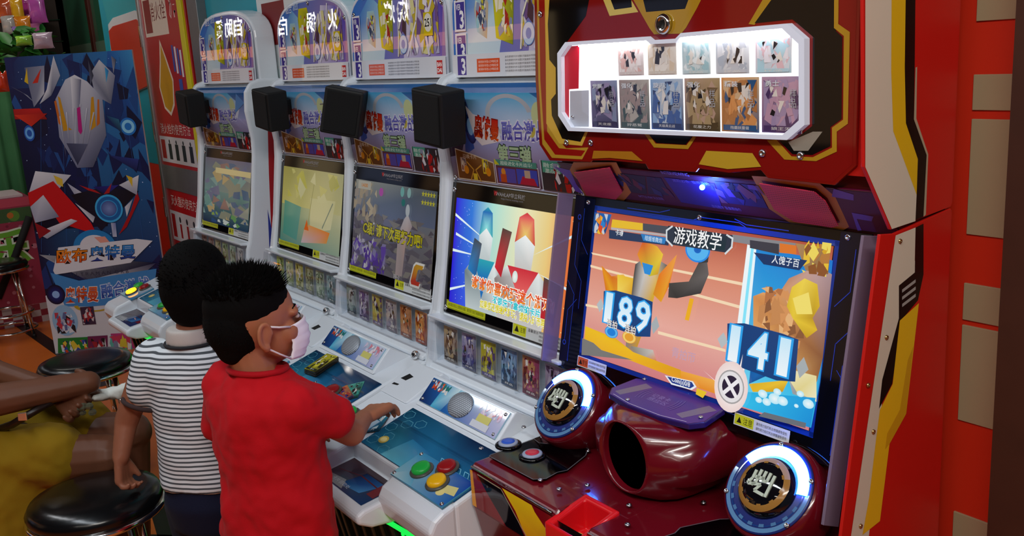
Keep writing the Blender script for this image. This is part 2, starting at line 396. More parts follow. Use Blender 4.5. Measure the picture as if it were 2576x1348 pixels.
p.text('灭火器', x0+.42, .37, .19, '#b8141c', .46, outline='#f0e6e6', ow=.035)
p.build('printed_signs', M_print, fc)
# ------------------------------------------------------------------ white card game machines
X4 = -2.318
ROOT4 = (X4+.28, 1.25, 0)
OFFS = {4: (0, 0), 3: (-.70, .029), 2: (-1.40, .053), 1: (-2.212, .004)}
MLAB = {4: 'white card game machine with blue and orange thank-you screen, next to the red machine',
        3: 'white card game machine with grey screen showing a large letter C',
        2: 'white card game machine with pale yellow screen and upper tag 216',
        1: 'farthest white card game machine, beside the fire hydrant cabinet'}
MSHORT = {4: 'thank-you screen', 3: 'letter C screen', 2: 'pale yellow screen', 1: 'farthest screen'}
def L(lx): return X4+lx
XL, XR = L(-.058), L(.612)
m4 = thing('card_game_machine', ROOT4, MLAB[4], 'arcade machine', 'white card game machines')

MB().prism([(1.58,.06),(1.58,1.53),(1.475,1.53),(1.437,1.52),(1.44,1.25),(1.376,.872),(1.362,.86),(1.35,.70),(1.30,.66),(1.14,.44),(1.12,.06)], 'x', XL+.004, XR-.004).build('cabinet_body', M_white, m4, bevel=.004)
RAIL = [(1.575,.66),(1.575,1.55),(1.475,1.55),(1.435,1.537),(1.408,1.50),(1.400,1.42),(1.414,1.30),(1.409,1.235),(1.374,1.0),(1.346,.87),(1.332,.84),(1.318,.74),(1.30,.68),(1.36,.66)]
MB().prism(RAIL, 'x', XL, L(-.013)).build('side_rail', M_white, m4, bevel=.012, seg=3)
MB().prism(RAIL, 'x', L(.588), XR).build('side_rail', M_white, m4, bevel=.012, seg=3)
# arched header
def arch(x0, x1, z0, zs, zt, n=18):
    c = (x0+x1)/2; w = (x1-x0)/2
    return [(x0, z0), (x1, z0)]+[(c+w*math.copysign(abs(math.cos(t))**.75, math.cos(t)), zs+(zt-zs)*math.sin(t)**.85) for t in [math.pi*i/n for i in range(n+1)]]
MB().prism(arch(XL+.01, XR-.01, 1.52, 1.72, 1.845), 'y', 1.485, 1.57).build('header_frame', M_white, m4, bevel=.006)
AP = Plane((L(0), 1.474, 1.535), (1, 0, 0), (0, .012, .30))
ao = arch(L(-.035), L(.589), 1.535, 1.715, 1.832)
MB().slab([AP.pt(x-L(0), (z-1.535)) for x, z in ao], AP.n, .004).build('header_sheet', mat('white printed sheet', '#cfd3e0', .08, noise=.03), m4)

def header_art(root, shift, tagno, tagpos):
    P = Plane(AP.o+Vector(shift), AP.ex, AP.ey); p = Paint(P, .0045)
    def q(*pts): return [(a, b) for a, b in pts]
    Wd = .58
    # space-blue to violet ground inside the arch
    out = [(x-L(0), z-1.535) for x, z in ao]
    out2 = [(.277+(a-.277)*.975, .14+(b-.14)*.97) for a, b in out]
    cols = []
    for a, b in out2:
        t = min(1, max(0, a/.58)); cols.append((int(60+110*t), int(120+10*t), int(205-25*t)))
    top = [i for i, (a, b) in enumerate(out2)]
    p.poly([(a, max(b, .062)) for a, b in out2], cols)
    p.poly([(.03,.062),(.20,.062),(.24,.20),(.12,.27),(.0,.18),(.0,.062)], ['#dfeef2','#cfe3ee','#b7d8ea','#6aa8dc','#3f74c8','#8fbfe0'])
    p.poly([(.33,.062),(.56,.062),(.575,.20),(.50,.26),(.38,.27)], ['#d7cfe6','#8a6cc0','#5f4bb0','#7a6cc8','#d9d2ea'])
    # card pictures, left: two bright cards
    for (a0, b0, a1, b1, c1, c2, sd) in ((.085,.10,.155,.22,'#9fd0dc','#c9b08a',3),(.175,.08,.275,.27,'#d8cf24','#8f9a2a',5)):
        p.poly([(a0+.012,b1),(a1-.012,b1),(a1,b1-.03),(a1-.012,b0),(a0+.012,b0+.02),(a0,b1-.04)], [c1,c1,c2,c2,c1,c2])
        p.shards(a0+.01,b0+.02,a1-.01,b1-.015,26,['#e9e4dc','#6a6f86','#b4362c','#f0ead0','#46506e','#c9c23a','#8e98b4'],.018,sd)
    # silver and gold swirl, right (plain stand-in for the printed figure)
    p.shards(.30,.07,.55,.25,60,['#d9d6de','#a9a4b8','#e6dfa0','#c9b23a','#7a5a8c','#efe9f2','#5a3f46','#b9b4d2'],.035,11,2.4)
    p.circ(.335,.105,.026,'#6a8fd2',.03); p.ring(.335,.105,.012,.024,'#cfe0f6',asp=1.15)
    p.line([(.36,.07),(.42,.17),(.44,.27)],.008,'#efeaf4'); p.line([(.49,.07),(.47,.15),(.53,.25)],.010,'#e6ddf0'); p.line([(.30,.07),(.31,.15),(.36,.24)],.006,'#f4f0d8')
    p.text('融合', .10, .275, .035, '#e8f2fa', .06, shear=.2); p.text('激战', .165, .283, .035, '#cfe6f8', .05, shear=.2)
    # VER 3 tabs
    for b0 in (.035, .125):
        p.rect(-.012,b0,.045,b0+.085,'#e9e8ee'); p.rect(-.004,b0+.006,.041,b0+.079,'#4a3f96')
        p.text('VER',.010,b0+.066,.016,'#f2f2f6',.024,.01); p.text('3',.026,b0+.032,.050,'#f4f4f8',.022,.03)
    # white foot strip with orange note and small print
    p.rect(-.030,0,.585,.062,'#dddfe6')
    for b0 in (.035,): p.rect(-.004,.006,.041,.058,'#4a3f96'); p.text('3',.026,.03,.045,'#f4f4f8',.022,.03)
    p.rect(.095,.012,.205,.048,'#e2562c')
    for k in range(3): p.text('请勿将本卡片放入口中敬请注意',.15,.040-.010*k,.007,'#fbe3d6',.095)
    for k in range(5): p.text('本机使用的卡片与图示可能有所不同敬请谅解以实物为准',.33,.050-.009*k,.006,'#7c7e88',.20)
    p.rect(.535,.010,.567,.050,'#c8202a'); p.text('BAN',.551,.038,.013,'#ffffff',.026,.02); p.text('DAI',.551,.021,.013,'#ffffff',.026,.02)
    # yellow number tag
    a, b = tagpos or (0, 0)
    if tagno: p.rect(a-.026,b-.034,a+.026,b+.034,'#d9c21a'); p.circ(a,b+.004,.023,'#ece8d8',.027); p.text(tagno,a,b+.004,.024,'#15140f',.040,.012)
    p.build('header_poster', M_header, root)

# banner below the header: printed sheet behind a bent clear cover
BP = Plane((L(0), 1.4335, 1.255), (1, 0, 0), (0, -.018, .238))
MB().slab([BP.pt(-.012, -.006), BP.pt(.588, -.006), BP.pt(.588, .242), BP.pt(-.012, .242)], BP.n, .002).build('banner_sheet', mat('banner paper', '#b9c4e6', .25), m4)
cov = [(1.428,1.247),(1.404,1.485),(1.410,1.508),(1.428,1.523),(1.470,1.529)]
mb = MB()
for i in range(4):
    (y0, z0), (y1, z1) = cov[i], cov[i+1]
    mb.add([(L(-.012),y0,z0),(L(.588),y0,z0),(L(.588),y1,z1),(L(-.012),y1,z1)], [(0,1,2,3)])
mb.build('banner_cover', M_clear, m4, True)
mb = MB(); roll = [(1.4145,1.493),(1.420,1.509),(1.434,1.519),(1.468,1.524)]
for i in range(3):
    (y0, z0), (y1, z1) = roll[i], roll[i+1]
    mb.add([(L(-.012),y0,z0),(L(.588),y0,z0),(L(.588),y1,z1),(L(-.012),y1,z1)], [(0,1,2,3)])
mb.build('banner_roll', mat('blue printed roll', '#1c5fa8', .15, noise=.35, nscale=5), m4, True)
def banner_art(p):
    p.quad4(-.012,.12,.588,.242,'#c9c6e8','#aab4e2','#0f5aa0','#2a8cc8')
    p.quad4(-.012,.14,.12,.242,'#3458b0','#5a74c8','#123a78','#0d2c66')
    p.poly([(.10,.242),(.40,.242),(.52,.19),(.46,.13),(.14,.13)],['#3fa4d8','#4fb4e0','#dfe4f0','#e6e6f4','#b9c8ea'])
    p.ring(.30,.185,.085,.105,'#b9bcc4',asp=.52,t0=10,t1=350); p.ring(.31,.150,.085,.100,'#c9b84a',asp=.40,t0=180,t1=370); p.circ(.43,.185,.03,'#cfd8a0',.035)
    p.quad4(-.012,0,.588,.13,'#5a3526','#3a2d4a','#b7b2e0','#9aa8de')
    # dark swoosh at the left edge
    p.poly([(-.012,.06),(.05,.07),(.085,.13),(.06,.19),(.09,.242),(.02,.242),(-.012,.2)],['#141a30','#20304e','#182a58','#4a5a80','#8090a8','#16244c','#101c40'])
    p.poly([(.07,.07),(.12,.09),(.11,.17),(.085,.16)],'#1f52a8'); p.circ(.115,.145,.028,'#2a5cc0',.042,edge='#0d1c50'); p.circ(.113,.150,.015,'#8fc0f0',.024)
    # title lettering
    p.poly([(.10,.21),(.135,.185),(.245,.165),(.255,.115),(.16,.10),(.13,.12)],'#e8dfe2')
    p.text('奥特曼',.19,.148,.060,'#d8551c',.115,.03,.2,-.10,outline='#8c1c14',ow=.05,col2='#c81e16')
    p.text('融合激战',.36,.146,.052,'#4a3fa0',.20,.02,.15,.02,outline='#e9e6f4',ow=.05,col2='#7a7cd0')
    p.poly([(.50,.24),(.575,.20),(.45,.155)],'#6a9ad8')
    p.text('第三弹',.305,.082,.050,'#a9c49a',.15,.03,.12,outline='#24402e',ow=.05)
    # picture boxes along the foot
    p.poly([(.02,0),(.205,0),(.205,.055),(.11,.072),(.02,.085)],['#6a4220','#5a3a20','#7a5a3a','#8a6236','#74481e'])
    p.line([(.02,.0),(.205,.0),(.205,.055),(.11,.072),(.02,.085),(.02,0)],.003,'#d9cdb8'); p.text('召唤卡片',.09,.066,.013,'#e6d6c0',.07)
    for a, c in ((.055,'#c9b0a0'),(.165,'#d9c42a')): p.rect(a-.014,.022,a+.014,.062,c); p.shards(a-.012,.025,a+.012,.06,8,['#7a3a2a','#e8e0c8','#4a4a60'],.008,2); p.circ(a+.012,.028,.012,'#d98a1c')
    p.line([(.085,.0),(.105,.03),(.075,.05)],.004,'#d9a03a'); p.line([(.135,.0),(.115,.03),(.145,.045)],.004,'#d9a03a'); p.rect(.10,.002,.12,.02,'#e0c030')
    p.rect(.215,0,.405,.052,'#5a3040'); p.line([(.215,0),(.405,0),(.405,.052),(.215,.052),(.215,0)],.003,'#d6cde0'); p.rect(.22,.050,.40,.066,'#3f8a7a'); p.text('超级进化卡片战斗!',.31,.058,.011,'#e2efe2',.14)
    p.poly([(.212,.052),(.235,.052),(.212,.068)],'#c9c42a')
    p.rect(.225,.006,.305,.044,'#4a48a0'); p.circ(.25,.034,.010,'#d88a2a'); p.rect(.235,.006,.262,.028,'#b84a22'); p.rect(.31,.006,.40,.046,'#3048b0'); p.poly([(.32,.006),(.395,.006),(.385,.024),(.335,.028)],'#b01c3c'); p.rect(.345,.024,.37,.044,'#b9a08a')
    p.rect(.42,0,.588,.075,'#1d3038'); p.rect(.425,.045,.50,.075,'#3f9a80'); p.text('融合',.455,.064,.012,'#e6f2e8',.05); p.text('激战篇',.465,.050,.012,'#e6f2e8',.06)
    p.shards(.47,.0,.575,.07,30,['#c01c24','#e8e2e6','#2a2a38','#8f98b0','#7a1418'],.02,9,2.2); p.line([(.42,0),(.42,.075)],.003,'#d9dde4')
p = Paint(BP, .0024); banner_art(p); p.build('banner_print', M_printg, m4)

# monitor bezel, stickers, screws
SB, ST = (1.366, .872), (1.4315, 1.238)
SP = Plane((L(0), SB[0], SB[1]), (1, 0, 0), (0, ST[0]-SB[0], ST[1]-SB[1])); SH = math.hypot(ST[0]-SB[0], ST[1]-SB[1])
MB().slab([SP.pt(-.012, -.004), SP.pt(.588, -.004), SP.pt(.588, SH+.004), SP.pt(-.012, SH+.004)], SP.n, .004).build('monitor_bezel', M_blackgloss, m4, bevel=.0015)
p = Paint(SP, .0042)
p.text('WAHLAP华立科技',.275,SH-.012,.013,'#9a9aa0',.135,.01); p.text('W',.206,SH-.0115,.014,'#c8202a',.016,.03); p.text('http://www.wahlap.com',.285,SH-.024,.006,'#85858c',.10)
p.build('maker_lettering', M_print, m4)
p = Paint(SP, .0042)
p.rect(.002,.010,.205,.034,'#c9cf1c'); p.line([(.004,.012),(.203,.012),(.203,.032),(.004,.032),(.004,.012)],.0012,'#3a3c10')
p.text('请勿靠在机台上或坐在台面，请勿用力拍打画面和按键',.104,.022,.010,'#4a4d14',.185)
p.build('yellow_sticker', M_print, m4)
p = Paint(SP, .0042)
p.rect(.335,.000,.565,.034,'#cfd2d2'); p.rect(.337,.002,.395,.032,'#cfd227'); p.poly([(.344,.010),(.364,.010),(.354,.027)],'#1a1a10'); p.text('注意',.380,.018,.014,'#3a3a14',.024)
p.text('温馨提示',.425,.024,.008,'#33353a',.045)
for k in range(3): p.text('本机为投币式游戏机请在投币前确认卡片状态',.505,.027-.010*k,.006,'#4a4c50',.11)
p.build('notice_sticker', M_print, m4)
for a, b in ((0,.354),(.576,.354),(0,.010),(.576,.010),(0,.388),(.576,.388)):
    screw(m4, SP.pt(a, b, .004), SP.n, .0085)
for a, b in ((.002,.215),(.572,.215),(.277,.285)): screw(m4, AP.pt(a, b, .006), AP.n, .008)

# sample card rack below the monitor
MB().prism([(1.352,.866),(1.308,.869),(1.312,.858),(1.352,.852)], 'x', L(-.02), L(.596)).build('rack_shelf', M_white, m4, bevel=.004)
MB().prism([(1.352,.715),(1.30,.70),(1.30,.712),(1.352,.74)], 'x', L(-.02), L(.596)).build('rack_foot', M_white, m4, bevel=.004)
rack = [(1.304,.858),(1.2985,.83),(1.2985,.765),(1.304,.735),(1.322,.718),(1.35,.712)]
mb = MB()
for i in range(len(rack)-1):
    (y0, z0), (y1, z1) = rack[i], rack[i+1]
    mb.add([(L(-.018),y1,z1),(L(.594),y1,z1),(L(.594),y0,z0),(L(-.018),y0,z0)], [(0,1,2,3)])
for lx in (-.018, .594): mb.add([(L(lx),y,z) for y, z in rack]+[(L(lx),1.35,.858)], [tuple(range(7))])
mb.build('rack_cover', clear_mat('hazy rack acrylic', '#fcfdff', .05, 1.1), m4, True)
for i in range(7): MB().box((L(.012+i*.0965), 1.315, .735), (L(.018+i*.0965), 1.352, .848)).build('divider', clear_mat('clear divider', '#f8fafc'), m4)
lk = MB().lathe([(.014,0),(.014,.004),(.0125,.010),(.011,.012),(.006,.012),(.005,.010)], (L(.5635),1.297,.712), (0,-.9,.43), 18).build('lock', M_chrome, m4, True)
MB().box((L(.5635)-.0015,1.283,.713),(L(.5635)+.0015,1.288,.722)).build('keyhole', M_black, lk)

# console deck
def dz(y): return .667-.306*(1.158-y)
mb = MB()
mb.prism([(1.40,.70),(1.30,.70),(1.158,.667),(.985,dz(.985)),(.985,.50),(1.10,.44),(1.40,.44)], 'x', XL, XR)
mb.prism([(.99,dz(.99)),(.90,dz(.90)),(.882,.572),(.876,.545),(.89,.51),(.99,.49)], 'x', XL, L(.10))
mb.prism([(.99,dz(.99)),(.955,dz(.955)),(.93,.590),(.915,.565),(.925,.52),(.99,.49)], 'x', L(.36), XR)
mb.prism([(.99,.566),(.872,.548),(.852,.538),(.852,.515),(.89,.495),(.99,.485)], 'x', L(.085), L(.375))
mb.build('console_deck', M_white, m4, bevel=.010, seg=3)
TP = Plane((L(.10), .872, .548), (1, 0, 0), (0, .118, .018))
p = Paint(TP, .0012)
p.quad4(.012,.006,.248,.108,'#4a4a58','#20306a','#2a1c28','#4a3038'); p.poly([(.10,.02),(.19,.03),(.22,.09),(.12,.09)],['#1c3c78','#4a86c0','#2a5a98','#16284c']); p.poly([(.03,.01),(.13,.01),(.10,.04),(.02,.03)],'#8a8a8c')
p.text('卡片领取处',.10,.025,.013,'#b9bcc4',.09); p.line([(.03,.055),(.12,.075),(.24,.07)],.004,'#5a2a34'); p.rect(.21,.04,.245,.10,'#7a1c20'); p.build('tray_print', M_printg, m4)
# slope: blue play surface
DP = Plane((L(0), .985, dz(.985)), (1, 0, 0), (0, 1, .306))
def dB(y): return (y-.985)*math.hypot(1, .306)
MB().slab([DP.pt(.141, .004), DP.pt(.604, .004), DP.pt(.604, dB(1.153)), DP.pt(.141, dB(1.153))], DP.n, .003).build('play_surface', mat('blue play surface', '#17486e', .08), m4, bevel=.001)
p = Paint(DP, .0032); b1 = dB(1.152)
p.poly([(.142,.005),(.30,.005),(.45,.005),(.603,.005),(.603,b1),(.45,b1),(.30,b1),(.142,b1)],['#1c5c80','#3a94b4','#2a7cb0','#1a5c9c','#0d2748','#16284a','#1c5478','#0e2f4c'])
p.poly([(.25,.005),(.40,.005),(.38,.08),(.28,.09)],['#6ac0d4','#4aa8c8','#2a6ca0','#2a7ca8'])
for i, (a, b) in enumerate([(.165,.03),(.20,.06),(.165,.09),(.20,.12),(.165,.15),(.24,.14),(.24,.02),(.42,.03)]):
    pts = [(a+.022*math.cos(R_(60*k)), b+.016*math.sin(R_(60*k))) for k in range(7)]; p.line(pts,.0016,'#5aa0b8')
for k in range(4):
    a = .43+.035*k; p.line([(a,.035),(a+.025,.060),(a,.085),(a+.018,.085),(a+.043,.060),(a+.018,.035),(a,.035)],.002,'#7ac4e0')
p.circ(.20,.045,.018,'#c8b45a',.014); p.circ(.20,.045,.012,'#e6d890',.009)
p.circ(.43,.045,.022,'#1c6a4a',.018); p.poly([(.42,.04),(.44,.038),(.446,.056),(.428,.056)],'#d6e4e0')
p.build('play_print', M_printg, m4)
MB().prism([(1.088,dz(1.088)+.003),(1.088,dz(1.088)+.010),(1.094,dz(1.094)+.010),(1.094,dz(1.094)+.003)], 'x', L(.141), L(.604)).build('clear_rail', clear_mat('clear rail', '#f4fafc', .03, 1.), m4)
# button plate
BB = Plane((L(.36), .958, dz(.958)+.004), (1, 0, 0), (0, 1, .306))
MB().slab([BB.pt(0, 0, -.002), BB.pt(.242, 0, -.002), BB.pt(.242, .098, -.002), BB.pt(.0, .098, -.002)], BB.n, .006).build('button_plate', mat('clear blue plate', '#3f86a8', .1), m4, bevel=.0015)
p = Paint(BB, .0042)
p.poly([(.002,.002),(.24,.002),(.24,.096),(.002,.096)],['#8fc4d2','#2a6cb0','#1a3c9c','#3a90b8']); p.poly([(.0,.0),(.1,.002),(.06,.05)],['#b9dce2','#6ab0cc','#3a8cb4'])
p.poly([(.17,.03),(.235,.04),(.22,.065),(.18,.055)],'#d8cf8a'); p.circ(.19,.03,.014,'#e0d48a',.010); p.build('button_print', M_printg, m4)
for a, b in ((.010,.008),(.232,.008),(.010,.090)): screw(m4, BB.pt(a, b, .004), BB.n, .0055)
def button(root, pl, a, b, r, m, ringm=None):
    bt = MB().lathe([(r*1.28,0),(r*1.28,.004),(r*1.15,.006)], pl.pt(a, b, .004), pl.n, 24).build('button', ringm or mat('dark button ring', '#4a4a44', .3), root, True, bevel=.0008)
    MB().lathe([(r,0),(r,.010),(r*.93,.0135),(r*.6,.015)], pl.pt(a, b, .005), pl.n, 24).build('cap', m, bt, True)
    return bt
def lit(name, col, e): return mat(name, col, .25, emit=col, estr=e)
button(m4, BB, .073, .052, .024, lit('green button', '#1f9a3c', .12))
button(m4, BB, .130, .092, .024, lit('dark red button', '#8c1418', .06))
button(m4, BB, .155, .046, .024, lit('yellow button', '#d8a410', .12))
BL_ = Plane((L(-.052), .958, dz(.958)+.004), (1, 0, 0), (0, 1, .306))
MB().slab([BL_.pt(0, 0, -.002), BL_.pt(.170, 0, -.002), BL_.pt(.170, .112, -.002), BL_.pt(.0, .112, -.002)], BL_.n, .006).build('button_plate', mat('clear blue plate'), m4, bevel=.0015)
p = Paint(BL_, .0042); p.poly([(.002,.002),(.168,.002),(.168,.110),(.002,.110)],['#8fc4d2','#3a7cb4','#b8c8d4','#4a90b4']); p.poly([(.0,.0),(.08,.002),(.04,.06)],['#b9dce2','#6ab0cc','#3a8cb4']); p.build('button_print', M_printg, m4)
button(m4, BL_, .040, .082, .022, lit('green button', '#1f9a3c', .12)); button(m4, BL_, .108, .090, .022, lit('dark red button', '#8c1418', .06)); by_ = button(m4, BL_, .075, .036, .024, lit('yellow button', '#d8a410', .12)); by_['lamp'] = 1
# speaker wedge
MB().prism([(1.166,.672),(1.232,.739),(1.237,.739),(1.31,.695),(1.25,.66)], 'x', L(.130), L(.518)).build('speaker_wedge', M_white, m4, bevel=.003)
WPn = Plane((L(.141), 1.1735, .6815), (1, 0, 0), (0, .055, .055))
MB().slab([WPn.pt(0, 0, -.001), WPn.pt(.365, 0, -.001), WPn.pt(.365, .076, -.001), WPn.pt(0, .076, -.001)], WPn.n, .004).build('speaker_plate', mat('clear printed plate', '#9fc4d8', .08), m4, bevel=.001)
p = Paint(WPn, .0032)
p.poly([(.001,.001),(.15,.001),(.364,.001),(.364,.075),(.15,.075),(.001,.075)],['#14245a','#2a6cb8','#b9bce4','#d9d8ec','#8fc8e0','#1c4a8c'])
p.poly([(.06,.001),(.11,.001),(.14,.075),(.07,.075)],['#4ab4d8','#2a86c0','#cfe8f0','#3fa0d0'])
p.shards(.02,.045,.10,.072,24,['#d8552c','#f0e8e0','#2a7a78','#c8d4e0','#b03c30'],.012,4); p.shards(.25,.04,.35,.072,26,['#e08a9a','#f2e6ea','#b9c4d8','#d8c8e4'],.014,6)
p.rect(.262,.022,.318,.042,'#d8d27a'); p.rect(.25,.004,.325,.022,'#d9dde8')
p.build('speaker_print', M_printg, m4)
def grille_mat():
    m = mat('perforated speaker grille', '#9aa3ad', .4, .4); nt = m.node_tree; b = nt.nodes['Principled BSDF']
    tc = nt.nodes.new('ShaderNodeTexCoord'); mp = nt.nodes.new('ShaderNodeMapping'); mp.inputs['Scale'].default_value = (1, 1.41, 0)
    v = nt.nodes.new('ShaderNodeTexVoronoi'); v.inputs['Scale'].default_value = 220; v.inputs['Randomness'].default_value = 0
    nt.links.new(tc.outputs['Object'], mp.inputs[0]); nt.links.new(mp.outputs[0], v.inputs['Vector'])
    cr = nt.nodes.new('ShaderNodeValToRGB'); cr.color_ramp.elements[0].position = .30; cr.color_ramp.elements[1].position = .36
    cr.color_ramp.elements[0].color = (.03, .035, .045, 1); cr.color_ramp.elements[1].color = (.42, .46, .52, 1)
    nt.links.new(v.outputs['Distance'], cr.inputs[0]); nt.links.new(cr.outputs[0], b.inputs['Base Color']); return m
MB().lathe([(.036,0),(.036,.002),(.033,.0035),(.02,.005)], WPn.pt(.175, .039, .004), WPn.n, 40, sx=1.38, ref=(1,0,0)).build('speaker_grille', grille_mat(), m4, True)
for a, b in ((.012,.010),(.353,.010),(.012,.067),(.353,.067)): screw(m4, WPn.pt(a, b, .003), WPn.n, .005)
# sloping ramp at the left of each deck, black patches for gap and shade
MB().prism([(1.15,.668),(1.28,.724),(1.31,.70),(1.2,.66)], 'x', L(-.052), L(.10)).build('notch_ramp', M_white, m4, bevel=.004)
sl = Plane((L(-.03), 1.212, .694), (1, 0, 0), (0, .13, .056))
MB().slab([sl.pt(0, 0), sl.pt(.028, .0), sl.pt(.040, .022), sl.pt(.012, .026)], sl.n, .0015).build('dark_gap_patch', M_black, m4)  # black patch stands in for the dark gap between neighbouring decks
MB().slab([sl.pt(-.006, -.030), sl.pt(.02, -.026), sl.pt(.022, -.020), sl.pt(-.004, -.022)], sl.n, .0015).build('dark_gap_patch', M_black, m4)  # thin shadow slit laid on as a black patch
# lower front with ribs and green light
MB().prism([(1.12,.50),(.985,.495),(.965,.46),(1.04,.10),(1.12,.06)], 'x', XL+.03, XR-.03).build('lower_front', mat('dark translucent front', '#101a14', .25, noise=.2), m4, bevel=.006)
for i in range(9):
    lx = -.02+i*.07; MB().prism([(.982,.49),(.955,.46),(1.03,.10),(1.06,.10)], 'x', L(lx), L(lx+.018)).build('rib', mat('dark grey rib', '#20302a', .3), m4, bevel=.002)
MB().tube([(L(-.04),.955,.486),(L(.06),.935,.484),(L(.24),.930,.482),(L(.36),.945,.484),(L(.60),.965,.486)], .006, 8).build('light_strip', mat('green light strip', '#0c3a16', .3, emit='#1cff58', estr=.9), m4, True)
MB().tube([(L(.40),.955,.47),(L(.42),.975,.36),(L(.44),1.005,.22)], .004, 8).build('light_strip', mat('green light strip'), m4, True)
# coloured side panel decals (right side)
DPs = Plane((XR, 1.58, .0), (0, -1, 0), (0, 0, 1)); DPs.n = Vector((1, 0, 0)); DPs.ex = Vector((0, -1, 0))
p = Paint(DPs, .0008)
p.poly([(.01,.10),(.10,.60),(.13,.90),(.11,1.15),(.085,1.40),(.01,1.40)],'#b01c24'); p.poly([(.01,.06),(.06,.40),(.09,.80),(.06,1.10),(.045,1.34),(.01,1.38)],'#2c3c9c'); p.poly([(.13,.70),(.15,.80),(.135,1.0),(.115,.78)],'#2c3c9c')
p.build('side_decal', M_print, m4); 

machines = {4: m4}
for k in (3, 2, 1):
    r = copy_tree(m4); r.location = Vector(ROOT4)+Vector((OFFS[k][0], OFFS[k][1], 0)); r['label'] = MLAB[k]; machines[k] = r
for k, (no, u, v) in {4: ('', 0, 0), 3: ('251', 1083, 60), 2: ('216', 853, 103), 1: ('217', 617, 129)}.items():
    sh_ = (OFFS[k][0], OFFS[k][1], 0); header_art(machines[k], sh_, no, AP.px(u, v, sh_) if no else None)

# the left yellow button of the farthest machine is lit
for o_ in machines[1].children:
    if o_.get('lamp'):
        for c_ in o_.children: c_.data = c_.data.copy(); c_.data.materials[0] = mat('lit yellow button', '#ffb020', .3, emit='#ff9c10', estr=5)
for mm in machines.values():
    for o_ in mm.children:
        if 'lamp' in o_: del o_['lamp']
# screens, one picture each
def scr(k): return Plane(SP.o+Vector((OFFS[k][0], OFFS[k][1], 0))+SP.ex*.015+SP.ey*.030, SP.ex, SP.ey)
SW, SHh = .546, .302
# 4: thank-you screen
p = Paint(scr(4), .0046); X = lambda t: SW*t; Y = lambda t: SHh*t
cols_b = ['#2a14d0','#3a5ae0','#a9d4cc','#d9ddb0','#e6c070','#e04818']; cols_t = ['#2414d8','#2a7ad8','#a9e0d4','#e6e8c0','#e8cc84','#e2541c']; xs = [0,.16,.34,.58,.80,1]
for i in range(5): p.quad4(X(xs[i]),0,X(xs[i+1]),SHh,cols_b[i],cols_b[i+1],cols_t[i+1],cols_t[i]); p.h -= p.STEP
p.h += p.STEP
for (a, b, c, d) in ((0,.84,.36,.62),(0,.50,.30,.50),(0,.12,.34,.30),(1,.86,.70,.62),(1,.40,.74,.48),(.02,.66,.3,.56)):
    p.poly([(X(a),Y(b)-.004),(X(a),Y(b)+.004),(X(c),Y(d))],'#dff0f4')
rg = random.Random(3)
for _ in range(40): p.circ(X(rg.uniform(.01,.18)),Y(rg.uniform(.02,.98)),.0012,'#b9c8ff',n=6); p.h -= p.STEP
for _ in range(40): p.circ(X(rg.uniform(.84,.99)),Y(rg.uniform(.02,.98)),.0016,'#ffe08a',n=6); p.h -= p.STEP
p.h += p.STEP*2
def crystal(p, cx, base, w, h, c1, c2, c3, silver='#b9c4c6', dark='#6a7a80'):
    """plain angular stand-in shape for the pictured hero"""
    X0 = lambda t: cx+w*t
    p.poly([(X0(-.50),base),(X0(.50),base),(X0(.62),base+h*.35),(X0(.34),base+h*.50),(X0(-.34),base+h*.50),(X0(-.62),base+h*.35)],[silver,silver,dark,'#e2e8e8','#e2e8e8',dark])
    p.poly([(X0(-.34),base+h*.50),(X0(.34),base+h*.50),(X0(.14),base+h*.32),(X0(0),base+h*.12),(X0(-.14),base+h*.32)],[c1,c1,c2,c2,c2])
    p.poly([(X0(-.18),base+h*.50),(X0(.18),base+h*.50),(X0(.22),base+h*.72),(X0(0),base+h*.80),(X0(-.22),base+h*.72)],[silver,silver,'#dfe6e8','#eef2f2','#cfd8da'])
    p.poly([(X0(-.22),base+h*.72),(X0(0),base+h*.80),(X0(.22),base+h*.72),(X0(.16),base+h*.95),(X0(0),base+h),(X0(-.16),base+h*.95)],[c1,c3,c1,c2,c1,c2])
crystal(p, X(.30), 0, .15, Y(.96), '#1fa0b0', '#1c6cb4', '#8fe0e0')
crystal(p, X(.63), 0, .20, Y(.97), '#c81c34', '#e05a5a', '#e8c86a', '#c4c2c0', '#8a7c7a')
p.poly([(X(.16),Y(.36)),(X(.24),Y(.30)),(X(.27),Y(.62)),(X(.20),Y(.66))],['#1c7cc0','#1a5c98','#46505a','#3a444e']); p.poly([(X(.40),Y(.44)),(X(.46),Y(.36)),(X(.52),Y(.78)),(X(.44),Y(.80))],['#d02030','#b81828','#5a4440','#4a3834'])
p.poly([(X(.80),Y(.10)),(X(.90),Y(.06)),(X(.93),Y(.42)),(X(.80),Y(.46))],['#c01828','#a81424','#5a4a46','#4a3a38']); p.circ(X(.575),Y(.40),.012,'#f4f4f0',.016,edge='#c8e0d8')
p.text('谢谢你喜欢玩这个游戏!',X(.55),Y(.245),.036,'#f08a14',.375,.02,rot=-.02,outline='#fff6e6',ow=.05,col2='#e0301c')
p.text('不要忘了拿你的卡片',X(.60),Y(.145),.024,'#16c4d0',.215,.02,outline='#f6ffff',ow=.05)
p.text('如果您还想继续游玩，请投入硬币再玩',X(.585),Y(.075),.024,'#d8cc10',.315,.02,outline='#fffbe0',ow=.05)
p.build('screen', print_mat('lit screen picture', .1, .95, .3), m4)
